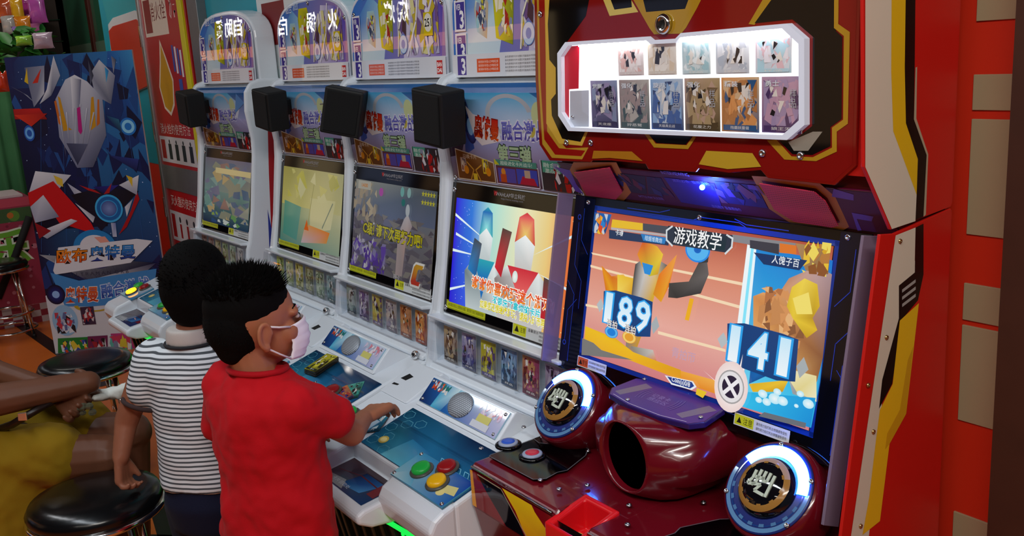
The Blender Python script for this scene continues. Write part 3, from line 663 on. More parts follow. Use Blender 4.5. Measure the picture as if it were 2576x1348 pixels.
# 3: grey screen with the letter C
p = Paint(scr(3), .0046)
p.quad4(0,0,SW,SHh,'#5a4a7c','#6e625a','#7c8894','#98949a')
p.quad4(0,Y(.62),SW,SHh,'#6f7a94','#5f6c8c','#54626c','#a8a89c')
p.shards(0,0,SW,Y(.66),140,['#5c5462','#6e6a70','#7c767a','#54505c','#8a847e','#66606a'],.035,21,.35)
p.shards(0,0,X(.46),Y(.34),40,['#5a3c9c','#6a4cb0','#8f86b4','#b9b4c4'],.03,23,1.)
p.shards(0,Y(.45),X(.32),Y(.98),26,['#c9b89a','#b9a88c','#a89c90','#8f887c'],.03,24,1.4)
p.poly([(X(.60),Y(.05)),(X(.68),Y(.05)),(X(.70),Y(.45)),(X(.76),Y(.60)),(X(.70),Y(.72)),(X(.66),Y(.66)),(X(.60),Y(.48))],['#b9a4a4','#a89898','#c9a8a0','#b0a0a4','#d2ccd0','#c4bcc2','#b9a8a8'])
p.circ(X(.695),Y(.755),.013,'#c8d0d6',.02); p.shards(X(.06),Y(.02),X(.30),Y(.55),16,['#d2cfd6','#c2bcc8','#8f7cae'],.016,26,1.6)
p.circ(X(.36),Y(.90),.014,'#c450b4',.014); p.circ(X(.62),Y(.94),.012,'#7cc0b8',.016); p.circ(X(.70),Y(.94),.012,'#9cc8c4',.016); p.circ(X(.64),Y(.83),.012,'#1c7c74',.012); p.rect(X(.05),Y(.90),X(.22),Y(.99),'#c9c4b4'); p.text('1A00',X(.14),Y(.945),.013,'#e08a1c',.045,.02)
def star(p, a, b, r, col):
    pts = [(a+(r if i % 2 == 0 else r*.42)*math.sin(math.pi*i/5), b+(r if i % 2 == 0 else r*.42)*math.cos(math.pi*i/5)) for i in range(10)]
    p.poly(pts, col); p.h -= p.STEP
for i in range(5):
    for j in range(2): star(p, X(.86)+i*.0165, Y(.955)-j*.026, .010, '#d6cf3a')
p.h += p.STEP
p.text('C级! 请下次再努力吧!',X(.52),Y(.47),.044,'#d8cc08',.40,.025,rot=-.01,outline='#3c3a08',ow=.05)
Cp = [(0,0),(.62,0),(.70,.20),(.42,.20),(.35,.26),(.47,.74),(.56,.80),(.82,.80),(.90,1),(.30,1),(.14,.86),(-.06,.14)]
for sc_, c1, c2 in ((1.22,'#e8e4e0','#f2efe8'),(1.0,'#c83a28','#d8a02a')):
    pts = [(X(.855)+((a-.42)*sc_)*.075, Y(.115)+((b-.5)*sc_)*.066) for a, b in Cp]; p.poly(pts, [c1 if b < .5 else c2 for a, b in Cp])
p.text('再来一次',X(.62),Y(.03),.016,'#d8d2d8',.04)
p.build('screen', print_mat('dim screen picture', .08, .42, .5), machines[3])
# 2: pale yellow screen
p = Paint(scr(2), .0046)
p.quad4(0,Y(.5),SW,SHh,'#c9c06a','#cfc88c','#bdb98a','#a8a04c'); p.quad4(0,0,SW,Y(.5),'#4f8a80','#9ab09a','#d2cc9a','#8fa87c')
p.poly([(X(.05),Y(.1)),(X(.3),Y(.05)),(X(.35),Y(.5)),(X(.05),Y(.55))],['#4a9484','#5a988c','#6fa490','#5c9c84']); p.poly([(X(.52),Y(.2)),(X(.85),Y(.3)),(X(.9),Y(.66)),(X(.5),Y(.64))],['#d8d0a0','#ded8ac','#d6d09a','#d2cc94'])
p.poly([(X(.38),Y(.04)),(X(.80),Y(.12)),(X(.84),Y(.26)),(X(.44),Y(.30))],['#c8b8c0','#e09a4a','#f0882a','#e8a45a']); p.poly([(X(.42),Y(.22)),(X(.5),Y(.22)),(X(.46),Y(.36))],'#e86a1c')
p.line([(X(.48),Y(.28)),(X(.52),Y(.62)),(X(.56),Y(.90))],.006,'#a8a468'); p.line([(X(.72),Y(.30)),(X(.86),Y(.62))],.007,'#8a947c')
p.shards(X(.1),Y(.6),X(.95),Y(.98),16,['#c8c058','#d0c878','#bcb664','#d6d09a'],.05,31,1.)
p.build('screen', print_mat('hazy screen picture', .06, .50, .5), machines[2])
# 1: blurred colours
p = Paint(scr(1), .0046)
p.quad4(0,Y(.5),SW,SHh,'#6a8c8a','#8a8a78','#6f6a80','#6a6474'); p.quad4(0,0,SW,Y(.5),'#1c2c4a','#24405c','#6a8c84','#5c8482')
p.shards(0,Y(.1),SW,Y(.95),60,['#b8a070','#8c8c78','#6a928a','#70708a','#4c6480','#98988a','#907068','#84a098'],.06,41,.45)
p.rect(X(.25),Y(.78),SW,Y(.86),'#d8c48c'); p.shards(X(.2),Y(.02),X(.95),Y(.2),12,['#8fa84a','#c8d0c8','#2c4c7c','#6a9a5a'],.03,43,.4)
p.build('screen', print_mat('hazy screen picture'), machines[1])

# sample cards in the racks: each a thing
def card_mesh(name, w, h, pal, seed, th=.0012, text=None, foot=True, edge='#d8d4cc'):
    """card lying in x-z, front -y, origin at its centre"""
    P = Plane((-w/2, -th/2, -h/2), (1, 0, 0), (0, 0, 1)); p = Paint(P, .0002)
    p.quad4(0,0,w,h,pal[0],pal[1],pal[2],pal[3]); p.shards(w*.05,h*.06,w*.95,h*.95,34,pal,w*.26,seed,1.5)
    p.shards(w*.2,h*.3,w*.8,h*.9,16,[pal[-1],pal[-2],'#e8e2da','#1c1a20'],w*.16,seed+5,1.8)
    if foot: p.rect(w*.06,h*.03,w*.94,h*.13,pal[1]); p.text(text or '卡片',w*.5,h*.08,h*.06,'#e8e4dc',w*.5)
    n = len(p.v); b = MB().box((-w/2,-th/2,-h/2),(w/2,th/2,h/2)); p.v += b.v; p.f += [tuple(i+n for i in f) for f in b.f]
    for f in b.f: p.c += [lin(edge)]*len(f)
    return p
RACK_PAL = {
 4: [('brown and silver','#6a5a4c','#4a4038','#a89c8c','#b9a078'),('blue and grey','#4a4c8c','#33365c','#8c90b4','#a8a4c0'),('yellow and violet','#8a8428','#4c3c78','#b9b02c','#d0c84c'),('steel blue','#2c4c78','#1c3450','#6c90b8','#8cb0d0'),('crimson and gold','#7c1c3c','#5c1428','#b0486c','#c08a5c'),('plum and grey','#5a3c5a','#3c2c44','#94809c','#b0a4b4')],
 3: [('grey and green','#5c6460','#3c4444','#a8b0ac','#8ca094'),('violet and silver','#6c5484','#4c3c60','#a898b8','#c8bcd0'),('gold and purple','#a88c2c','#5c4070','#c8b04c','#d8c87c'),('lilac and tan','#8c7c90','#6c5c68','#c0b0a8','#c8bcb4'),('copper orange','#b05c2c','#7c3c1c','#d8905c','#c88c54'),('burnt orange','#b84c18','#8c2c10','#e08c3c','#d89c54')],
 2: [('lime green','#8ca83c','#5c7c24','#b8cc6c','#c8d88c'),('pale green','#9cac6c','#6c7c44','#c0cc94','#d0d8ac'),('olive yellow','#a8a03c','#6c6c24','#c8c05c','#d8d08c'),('grey olive','#7c7c50','#54543c','#a8a878','#bcbc94'),('sage green','#7c9070','#54644c','#a4b498','#bcc8ac'),('teal grey','#4c6c70','#344c50','#7c9ca0','#9cb4b4')],
 1: [('tan and grey','#8c7464','#5c4c44','#b4a094','#c4b4a4'),('rose brown','#94605c','#64403c','#b88c84','#c8a8a0'),('pale yellow','#a89c54','#746c34','#c4bc84','#d0c8a0'),('light green','#7c9c5c','#546c3c','#a4bc8c','#bccca8'),('mint green','#84a884','#587458','#acc4ac','#c4d4c0'),('soft grey','#888c8c','#5c6060','#acb0b0','#c4c8c8')]}
ORD = ['first', 'second', 'third', 'fourth', 'fifth', 'sixth']
for k in (4, 3, 2, 1):
    for i, pal in enumerate(RACK_PAL[k]):
        o = card_mesh('c', .072, .102, list(pal[1:]), 100*k+i, text='样品').build('sample_card', print_mat('glossy card print', .12), None)
        o.location = (L(.064+i*.0965)+OFFS[k][0], 1.333+OFFS[k][1], .789); o.rotation_euler = (R_(-4), 0, 0)
        tag(o, '%s sample card, %s from left under the %s' % (pal[0], ORD[i], MSHORT[k]), 'card', 'sample cards in machine racks')

# black loudspeaker boxes clamped between the machines
def speaker_box(k, pxc, rot, lab, size=(.126,.085,.150)):
    y = 1.335+OFFS[k][1]; c = at(*pxc, 'y', y)
    r = thing('speaker_box', c, lab, 'speaker', 'black speaker boxes on the machines'); r.rotation_euler = rot
    w, d, h = (s/2 for s in size); me = MB().box((-w,-d,-h),(w,d,h)); o = me.build('housing', mat('matt black speaker housing', '#060607', .62, noise=.15, nscale=80), None, bevel=.006); o.parent = r
    f = MB().box((-w*.86,-d-.004,-h*.88),(w*.86,-d+.002,h*.88)).build('front_cloth', mat('black speaker cloth', '#040405', .9, bump=.3, nscale=300), None, bevel=.003); f.parent = r
    b = MB().box((-.02,d-.004,-.03),(.02,d+.055,.03)).build('bracket', M_black, None, bevel=.003); b.parent = r
    return r
speaker_box(4, (1104, 292), (R_(4), R_(8), R_(8)), 'large black speaker box left of the nearest white machine banner')
speaker_box(3, (866, 280), (R_(2), R_(14), R_(52)), 'black speaker box turned edge-on beside the letter C machine banner')
speaker_box(2, (681, 274), (R_(4), R_(9), R_(6)), 'black speaker box beside the banner of the pale yellow screen machine')
speaker_box(1, (482, 272), (R_(4), R_(9), R_(4)), 'black speaker box at far left of the farthest white machine')
def cable(pts, y, lab, r=.0028):
    tag(MB().tube([at(u, v, 'y', y) for u, v in pts], r, 6).build('speaker_cable', mat('grey cable', '#8c8c86', .5), None, True), lab, 'cable')
cable([(800,322),(815,310),(828,300),(840,286),(838,272),(822,260),(806,262)], 1.395+OFFS[2][1], 'grey loose cable hanging in front of the pale yellow machine banner')
cable([(560,290),(575,305),(588,325),(594,342)], 1.395+OFFS[1][1], 'grey loose cable hanging in front of the farthest machine banner')
# ------------------------------------------------------------------ red game machine, front right
RX0, RX1 = -1.698, -.892; RC = -1.333
rm = thing('red_game_machine', (RC, 1.28, 0), 'red and gold game machine with lit card window and big round glowing buttons', 'arcade machine')
M_red = mat('dark red moulded plastic', '#660b18', .2, noise=.05, nscale=12, coat=.4)
M_redflat = mat('red side panel', '#c01a12', .4, noise=.04, nscale=8)
MB().prism([(1.535,.03),(1.535,2.05),(1.335,2.05),(1.332,1.345),(1.408,1.265),(1.332,.84),(1.325,.70),(1.325,.64),(1.12,.5),(1.12,.03)], 'x', RX0, RX1).build('cabinet_body', mat('dark cabinet red', '#5a0d14', .35, noise=.05), rm, bevel=.003)
# monitor bezel and screen
ST_, SB_ = Vector((0, 1.3977, 1.2296)), Vector((0, 1.3332, .9021))
RP = Plane((-1.652, SB_.y, SB_.z), (1, 0, 0), ST_-SB_); RW, RH = .638, (ST_-SB_).length
MB().slab([RP.pt(-.083, -.052), RP.pt(.710, -.052), RP.pt(.710, RH+.030), RP.pt(-.083, RH+.030)], RP.n, .004).build('monitor_bezel', M_blackgloss, rm, bevel=.001)
p = Paint(RP, .0043)
nb = '#2440b0'
p.line([(-.006,-.006),(RW+.006,-.006),(RW+.006,RH+.006),(-.006,RH+.006),(-.006,-.006)],.010,'#14379c')
p.quad4(-.080,-.050,-.010,RH+.028,'#050a20','#04060f','#060c26','#050816'); p.quad4(RW+.010,-.050,.708,RH+.028,'#04060f','#050a20','#050816','#060c26')
for s in (0, 1):
    def M(a): return a if s == 0 else RW-a
    p.line([(M(-.060),.30),(M(-.060),.20),(M(-.030),.165),(M(-.030),.10)],.0016,nb); p.line([(M(-.045),RH),(M(-.045),.26),(M(-.018),.23)],.0016,nb); p.line([(M(-.068),.02),(M(-.068),.09),(M(-.040),.12)],.0016,nb); p.ring(M(-.060),.313,.004,.0065,nb,14); p.ring(M(-.068),.012,.004,.0065,nb,14)
    p.line([(M(-.078),.16),(M(-.05),.13),(M(-.05),-.03)],.0016,nb); p.line([(M(.10),RH+.016),(M(.20),RH+.016),(M(.23),RH+.024)],.0016,nb)
p.line([(.12,RH+.010),(.30,RH+.010),(.32,RH+.018),(.42,RH+.018),(.44,RH+.010)],.0016,nb); p.line([(.36,-.018),(.60,-.018)],.0016,nb)
p.rect(-.012,-.032,.090,-.008,'#d6d8dc'); p.rect(-.010,-.030,.026,-.010,'#d2562c'); p.poly([(-.006,-.026),(.006,-.026),(.0,-.014)],'#2a1410'); p.text('警告',.015,-.020,.011,'#3a1a10',.018)
for k in range(2): p.text('请勿将硬物敲打屏幕以免损坏机器',.058,-.015-.009*k,.006,'#33353a',.058)
p.rect(.468,-.036,.600,-.012,'#d6d8dc'); p.rect(.470,-.034,.516,-.014,'#cdd02a'); p.poly([(.475,-.030),(.487,-.030),(.481,-.018)],'#1a1a10'); p.text('注意',.502,-.024,.013,'#2a2a10',.022)
for k in range(2): p.text('请勿用力拍打机台按键避免受伤',.558,-.020-.009*k,.006,'#33353a',.072)
p.build('bezel_print', M_printg, rm)
for q in ((1484,509),(1764,547),(2137,597)):
    a, b = RP.px(*q); screw(rm, RP.pt(a, b, .004), RP.n, .006)
# the lit picture, traced on the screen plane
p = Paint(RP, .0052); T = lambda *pts: RP.poly(pts)
def S(u, v): return RP.px(u, v)
p.quad4(0,0,RW,RH*.34,'#cf7a7c','#d88088','#ecb0a4','#e8a898'); p.quad4(0,RH*.34,RW,RH*.74,'#e8a898','#ecb0a4','#dc8c70','#d88468'); p.quad4(0,RH*.74,RW,RH,'#d88468','#dc8c70','#b4543c','#b04c34')
for q in ([(1492,635),(1495,640),(1880,720),(1880,712)],[(1490,672),(1880,780),(1880,772),(1490,666)],[(1478,770),(1640,800),(1640,795),(1478,764)],[(1660,840),(1830,885),(1830,878),(1660,832)]): p.poly(T(*q),'#f8dcb8')
# right-hand duel picture (blue)
p.poly(T((1905,625),(2100,655),(2068,960),(2045,1075),(1870,1020)),['#1f8ad8','#1878d0','#2a8cd0','#38c8f0','#6ad8f4'])
p.poly(T((1885,615),(1908,622),(1868,1022),(1835,1010)),'#f2fcff'); p.poly(T((1895,618),(1902,620),(1858,1000),(1850,1000)),'#8ae8ff')
# tan mass, yellow plates (plain stand-in for the pictured creature)
p.poly(T((1900,745),(1925,735),(1960,745),(1990,700),(2060,670),(2098,690),(2075,900),(2060,960),(1985,950),(1900,880)),['#d89050','#e8a868','#d8985c','#c08a70','#c0a0a0','#a88c90','#8a5838','#a06838','#e0a860','#e8b070'])
p.shards(*RP.px(1905,850),*RP.px(2060,745),40,['#d8955c','#b87444','#e8b47c','#8c5a38','#c98a54'],.022,61,1.2)
p.poly(T((1998,722),(2030,700),(2062,715),(2068,770),(2050,800),(2062,830),(2035,850),(2000,800),(1985,770)),['#e8c83c','#f0d450','#e0bc30','#d8b028','#c09820','#e0b82c','#c8a020','#e8c838','#d8b42c']); p.poly(T((2000,750),(2040,735),(2050,790),(2010,790)),'#f4e070')
p.poly(T((1985,935),(2060,950),(2055,1010),(2000,990)),['#b8bcc0','#8a929a','#c8c8c0','#9aa0a4']); p.poly(T((2000,930),(2060,945),(2060,1010),(2010,985),(1995,960)),['#f0e8c0','#e8dca0','#f2ecc8','#e4d48c','#eee4b0'])
p.poly(T((1895,920),(1940,910),(1945,940),(1890,965)),['#1464b0','#1a78c8','#0e4c8c','#1258a0']); p.poly(T((1890,965),(1990,955),(1975,985),(1900,985)),['#e0b020','#f0c838','#d09818','#e8b828'])
p.poly(T((1885,985),(2058,1000),(2045,1075),(1860,1018)),['#28b8e8','#1c9ce0','#1890d8','#34c4f0'])
for u, v, r in ((1925,990,.011),(1955,1002,.014),(1975,1008,.012),(1935,1010,.010),(1915,1005,.008),(2040,1015,.012),(1962,985,.009),(2020,990,.008),(2010,1020,.005)): a, b = S(u, v); p.circ(a,b,r,'#f4fcff',r*.7,edge='#b8ecfc')
# orange armour shapes at left (plain stand-in)
p.poly(T((1520,668),(1545,695),(1575,690),(1600,720),(1610,760),(1560,770),(1530,730)),['#e8901c','#d8701c','#f0c060','#e89430','#e0a020','#e8b020','#d87018'])
p.poly(T((1605,665),(1640,640),(1690,670),(1660,720),(1640,790),(1600,900),(1580,880),(1590,760)),['#3a3634','#d8d4d0','#48403c','#e0b028','#d8a428','#c8902c','#8a7c70','#e8c040'])
p.poly(T((1610,640),(1625,605),(1660,620),(1675,640),(1662,690),(1640,695),(1622,670)),['#e88c1c','#d8501c','#e8b428','#f0c838','#d89c24','#c8c028','#e09020']); p.poly(T((1622,660),(1650,668),(1642,692),(1628,688)),'#2a8cd8')
p.poly(T((1665,690),(1710,640),(1690,720),(1670,760),(1650,740)),['#e87818','#f0a040','#e86c18','#e8a020','#d88c1c']); p.poly(T((1560,690),(1600,700),(1595,745),(1560,735)),['#f0c838','#e8b428','#e0a424','#f4d860'])
p.poly(T((1690,712),(1740,708),(1765,660),(1785,650),(1790,690),(1770,738),(1710,750),(1688,748)),['#484440','#5a5450','#504a46','#646060','#6a6462','#403c3a','#383432','#484240'])
p.poly(T((1745,640),(1790,645),(1788,660),(1765,662)),'#3a3838'); a, b = S(1762,628); p.circ(a,b,.034,'#0e5ab8',.026,edge='#2a8ce8'); p.ring(a,b,.010,.030,'#5ab8f4',asp=.75)
p.poly(T((1595,870),(1650,880),(1660,910),(1620,905),(1580,895)),['#8a8478','#c8c4bc','#e07828','#a09488','#d8702c']); p.poly(T((1480,820),(1555,850),(1600,885),(1720,930),(1720,955),(1590,905),(1475,880)),['#f0c018','#e8b018','#f0bc20','#e0a018','#e89c20','#f0b420','#e8a818'])
p.poly(T((1472,850),(1500,862),(1520,880),(1600,905),(1470,892)),'#7a7874'); p.poly(T((1720,932),(1840,965),(1838,1000),(1720,960)),['#f0a838','#f4b450','#e89028','#e88820'])
# upper score bars
p.poly(T((1503,534),(1546,540),(1530,588),(1498,582)),['#1454a0','#1a68b8','#0e3c78','#124a8c']); a, b = S(1520,565); p.shards(a-.022,b-.022,a+.020,b+.025,16,['#e89020','#f0c030','#d84818','#2a80c8','#c8ccd4'],.016,71)
p.poly(T((1548,552),(1625,562),(1625,580),(1545,572)),'#e8bc28'); p.poly(T((1625,562),(1690,570),(1690,590),(1625,580)),'#4a4c54'); p.poly(T((1545,572),(1690,590),(1690,596),(1545,578)),'#b8b0b0'); p.poly(T((1540,578),(1690,600),(1690,618),(1540,600)),'#283858')
p.poly(T((1620,588),(1685,598),(1680,614),(1626,606)),'#2a7cc0'); a, b = S(1566,586); p.text('卡魂',a,b,.014,'#f0f2f4',.026,.01,rot=-.0); a, b = S(1652,602); p.text('暗握维舞炮',a,b,.011,'#d8ecf8',.052)
p.poly(T((1850,590),(2010,612),(2010,635),(1850,608)),'#88888c'); p.poly(T((1895,604),(1968,614),(1968,640),(1895,624)),'#3c3c44'); p.poly(T((1970,612),(2012,618),(2012,640),(1970,636)),'#e07828')
p.poly(T((2010,612),(2098,625),(2092,690),(2035,680)),['#b08858','#9a7448','#8c6438','#a07c50']); a, b = S(2065,650); p.shards(a-.03,b-.03,a+.025,b+.03,20,['#e8c038','#d8a828','#8c5428','#b87c3c','#f0d860'],.02,77)
p.poly(T((1905,635),(2040,655),(2020,680),(1930,665)),'#123464'); a, b = S(1985,657); p.text('人傀子百',a,b,.016,'#e8eef4',.062,.01)
p.poly(T((1690,568),(1852,592),(1852,612),(1838,636),(1700,616),(1684,600)),'#2c3440'); p.line(T((1700,570),(1686,580),(1686,604),(1700,618)),.004,'#d8e0e4'); p.line(T((1838,592),(1852,600),(1850,622),(1834,638)),.004,'#d8e0e4'); p.poly(T((1706,574),(1840,594),(1832,630),(1704,612)),['#1c242c','#243038','#1a3438','#20282e'])
a, b = S(1763,600); p.text('游戏教学',a,b,.036,'#f8f8f8',.130,.006)
# digits
def digits(txt, u, v, h, w, lean=0):
    a, b = S(u, v); n = len(txt)
    p.poly([(a-w*.50,b+h*.5),(a-w*.25,b+h*.62),(a+w*.30,b+h*.60),(a+w*.52,b+h*.55),(a+w*.55,b-h*.55),(a+w*.30,b-h*.66),(a-w*.25,b-h*.60),(a-w*.44,b-h*.5)],'#12407c')
    p.poly([(a-w*.62,b),(a-w*.54,b+.016),(a-w*.46,b),(a-w*.54,b-.016)],'#b8c0c4'); p.poly([(a+w*.54,b-.01),(a+w*.62,b+.010),(a+w*.70,b-.010),(a+w*.60,b-.030)],'#a8b0b4')
    for i, ch in enumerate(txt):
        x = a+(i-(n-1)/2)*w*.36; wd = h*.34 if ch == '1' else h*.66
        p.text(ch,x,b,h,'#f4fbff',wd,.018,outline='#2aa4f0',ow=.030,col2='#c8ecff')
digits('189',1582,785,.068,.155); digits('141',1918,880,.070,.165)
for u, v, c in ((1548,835,'#1c80d8'),(1593,848,'#e8a030')): a, b = S(u, v); p.circ(a,b,.022,c,.013,edge=c); p.ring(a,b,.014,.020,'#60b8f0' if c == '#1c80d8' else '#f4d070',asp=.6)
for u, v in ((1550,815),(1596,828)): a, b = S(u, v); p.text('连拍',a,b,.018,'#f8f4ee',.034,.01,outline='#5a4a44',ow=.03)
a, b = S(1745,778); p.text('1',a,b,.046,'#f0b020',.018,.05,shear=.15); a, b = S(1730,892); p.text('青拍帀',a,b,.022,'#c8a0b4',.066,.01)
# impact badge
for (q) in ([(1840,965),(1795,915),(1822,945)],[(1850,960),(1835,900),(1842,940)],[(1860,965),(1880,890),(1872,950)],[(1835,980),(1780,930),(1815,960)]): p.poly(T(*q),'#fff4f0')
a, b = S(1850,972); p.circ(a,b,.042,'#ffffff',.050,edge='#f0d8d4'); p.circ(a,b,.033,'#a8a4a4'); p.circ(a,b,.030,'#e8e4e6'); p.circ(a,b,.022,'#2c2038'); p.line([(a-.014,b-.014),(a+.014,b+.014)],.008,'#f2eef2'); p.line([(a-.014,b+.014),(a+.014,b-.014)],.008,'#f2eef2')
# coin plate
p.poly(T((1684,943),(1755,958),(1764,972),(1752,980),(1700,966)),'#e8eef4'); p.poly(T((1690,946),(1752,960),(1758,970),(1748,976),(1702,962)),'#1a3c8c'); a, b = S(1724,961); p.text('Coin(s)0/8',a,b,.013,'#f4f8fc',.052,.015)
p.poly(T((1765,975),(1790,985),(1780,1000),(1762,990)),'#e8c428'); p.poly(T((1935,1035),(2040,1062),(2038,1075),(1920,1045)),'#6a7078')
p.build('screen', print_mat('bright screen picture', .12, .92, .3), rm)
# clear side fins
M_fin = clear_mat('lilac tinted acrylic fin', '#b09cb8', .12, 2., .42)
for x, v0, v1 in ((-1.7535, -.048, RH+.030), (-.937, -.150, RH+.028)):
    pl = [RP.pt(0, v0, .0), RP.pt(0, v1, .0), RP.pt(0, v1, .045), RP.pt(0, v0+.01, .045)]
    MB().slab([(x, q.y, q.z) for q in pl], (1, 0, 0), .006).build('side_fin', M_fin, rm, bevel=.001)
# slanted underside with red speaker mesh
UP_ = Plane((RC, 1.4035, 1.2655), (1, 0, 0), (0, -.077, .083)); UH = .113
MB().slab([UP_.pt(-.372, 0), UP_.pt(.440, 0), UP_.pt(.440, UH), UP_.pt(-.372, UH)], UP_.n, .003).build('underside_panel', mat('wine red panel', '#5a1030', .3), rm)
p = Paint(UP_, .0034); U = lambda *pts: UP_.poly(pts)
p.quad4(-.370,.001,.438,UH-.002,'#4c0c30','#5a0f34','#48103c','#4a0e3a')
for q in ([(1440,430),(1462,452),(1476,488),(1562,500),(1582,478),(1548,410),(1450,410)],[(1905,446),(1945,448),(2060,462),(2096,492),(2128,560),(2108,572),(2000,556),(1945,520)]):
    cu_ = sum(t_[0] for t_ in q)/len(q); cv_ = sum(t_[1] for t_ in q)/len(q); p.poly(U(*[(cu_+(u_-cu_)*1.10, cv_+(v_-cv_)*1.12) for u_, v_ in q]),'#b8802c')
for q in ([(1450,425),(1482,482),(1556,492),(1572,474),(1540,412)],[(1918,450),(1955,515),(2005,545),(2100,560),(2116,555),(2084,494),(2056,470)]): p.poly(U(*q),'#7c1024')
for q in ([(1395,415),(1436,425),(1452,460),(1470,485),(1450,478),(1430,445)],[(2100,470),(2150,485),(2150,500),(2095,490)],[(2145,530),(2200,540),(2195,552),(2158,546),(2170,575),(2160,576)]): p.poly(U(*q),'#6a54b8')
for q, c in (([(1562,432),(1625,440),(1630,485),(1590,480)],'#141436'),([(1628,440),(1665,444),(1690,488),(1634,484)],'#1a1a48'),([(1672,442),(1800,458),(1820,522),(1716,505)],'#2c1a7c'),([(1800,452),(1905,462),(1935,520),(1820,505)],'#241a60')): p.poly(U(*q), c)
p.shards(*UP_.px(1572,480),*UP_.px(1660,442),14,['#3a1c50','#24306c','#5c1c3c','#0c0c20'],.02,81); p.shards(*UP_.px(1815,505),*UP_.px(1910,462),14,['#5a3c9c','#1a1230','#6c3c5c','#2c2c80'],.025,83)
a, b = UP_.px(1700,432); p.text('INTERVIEWING',a,b,.010,'#8c7cc0',.075); 
for u, v, t in ((1640,492,'BATTLE MAP 玩法说明'),(1830,518,'游戏教学 能量圈操作'),(1715,450,'进阶必杀'),(1765,455,'投币开始')): a, b = UP_.px(u, v); p.text(t,a,b,.010,'#7c70c0',.075 if len(t) > 6 else .045)
p.build('underside_print', print_mat('matt underside print', .6), rm)
def mesh_red():
    m = mat('red speaker mesh', '#7c1024', .5); nt = m.node_tree; b = nt.nodes['Principled BSDF']; tc = nt.nodes.new('ShaderNodeTexCoord')
    v = nt.nodes.new('ShaderNodeTexVoronoi'); v.inputs['Scale'].default_value = 260; v.inputs['Randomness'].default_value = 0; nt.links.new(tc.outputs['Object'], v.inputs['Vector'])
    cr = nt.nodes.new('ShaderNodeValToRGB'); cr.color_ramp.elements[0].position = .3; cr.color_ramp.elements[1].position = .42; cr.color_ramp.elements[0].color = lin('#5c0a1c')+(1,); cr.color_ramp.elements[1].color = lin('#c82c4c')+(1,)
    nt.links.new(v.outputs['Distance'], cr.inputs[0]); nt.links.new(cr.outputs[0], b.inputs['Base Color']); return m
for q in ([(1450,425),(1482,482),(1556,492),(1572,474),(1540,412)],[(1918,450),(1955,515),(2005,545),(2100,560),(2116,555),(2084,494),(2056,470)]):
    MB().slab([UP_.pt(a, b, .0095) for a, b in U(*q)], UP_.n, .002).build('speaker_mesh', mesh_red(), rm)
a, b = UP_.px(1773,461)
MB().ball(UP_.pt(a, b, .010), .0055, 12, 8).build('blue_lamp', mat('blue lamp', '#1c3cff', .3, emit='#2a6cff', estr=60), rm, True)
ld = bpy.data.lights.new('blue_lamp_light', 'POINT'); ld.energy = .7; ld.color = (.08, .2, 1); ld.shadow_soft_size = .01
lo = bpy.data.objects.new('blue_lamp_light', ld); COL.objects.link(lo); lo.location = UP_.pt(a+.02, b+.005, .03)

# header with the lit card window
HY = 1.31; HP = Plane((RC, HY, 1.345), (1, 0, 0), (0, 0, 1)); Hq = lambda *pts: HP.poly(pts)
outl = [(1345,-260),(1352,200),(1362,363),(1387,403),(1491,407),(1495,403),(1540,403),(1629,412),(1636,425),(1756,432),(1763,423),(1838,434),(1919,427),(1936,447),(2105,465),(2159,416),(2172,0),(2175,-120)]
pts = Hq(*outl); hz = max(b for a, b in pts)
MB().slab([HP.pt(a, b) for a, b in pts], HP.n, .006).build('header_sheet', mat('header acrylic', '#7c120c', .06, coat=.5), rm, bevel=.0015)
MB().box((RX0+.02, HY+.001, 1.372), (RX1, 1.335, 2.04)).build('header_box', M_redflat, rm)
p = Paint(HP, .0063)
def hp(col, *pts): p.poly(Hq(*pts), col)
out_in = [(1353,-200),(1360,200),(1370,362),(1394,396),(1496,400),(1545,396),(1633,405),(1640,418),(1752,425),(1762,416),(1838,427),(1922,420),(1942,440),(2100,457),(2150,412),(2162,0),(2165,-110)]
hp('#7c120e', *out_in)
hp('#b08a2a', (1353,-200),(1360,200),(1370,362),(1394,396),(1470,400),(1486,370),(1430,372),(1400,340),(1392,200),(1385,-200))
hp('#8c140e', (1358,-200),(1365,200),(1375,350),(1402,388),(1468,392),(1478,378),(1412,372),(1382,330),(1372,-200))
hp('#c8a23a', (1372,-200),(1378,60),(1380,310),(1412,360),(1470,366),(1485,330),(1440,340),(1405,300),(1400,-200))
hp('#0d0b0a', (1392,-60),(1384,60),(1388,150),(1404,170),(1404,235),(1392,250),(1394,290),(1420,348),(1466,356),(1478,330),(1440,330),(1416,292),(1414,130),(1440,95),(1480,40),(1500,-60))
hp('#c9b25a', (1500,-60),(1540,40),(1612,30),(1560,-60)); hp('#0d0b0a', (1520,-60),(1552,24),(1596,18),(1590,-60))
hp('#a8811f', (1580,-60),(1600,0),(1640,70),(1652,86),(1720,84),(1732,70),(1760,20),(1800,-60)); hp('#0d0b0a', (1610,-60),(1632,30),(1730,22),(1760,-60)); hp('#a8811f',(1632,36),(1655,78),(1718,78),(1740,30))
hp('#a8811f', (1960,-60),(1890,60),(1905,62),(1990,-60)); hp('#0d0b0a', (1990,-60),(1905,58),(2000,48),(2050,90),(2075,120),(2110,80),(2110,-60))
hp('#a8811f', (2118,-100),(2116,60),(2145,80),(2140,310),(2112,330),(2112,380),(2060,404),(1980,400),(1936,352),(1960,350),(1998,392),(2052,394),(2100,370),(2100,320),(2128,300),(2130,90),(2105,70),(2106,-100))
hp('#0d0b0a', (2052,90),(2088,60),(2096,-60),(2104,-60),(2104,72),(2126,92),(2124,298),(2096,318),(2096,366),(2050,388),(2000,386),(1966,352),(2004,352),(2050,316))
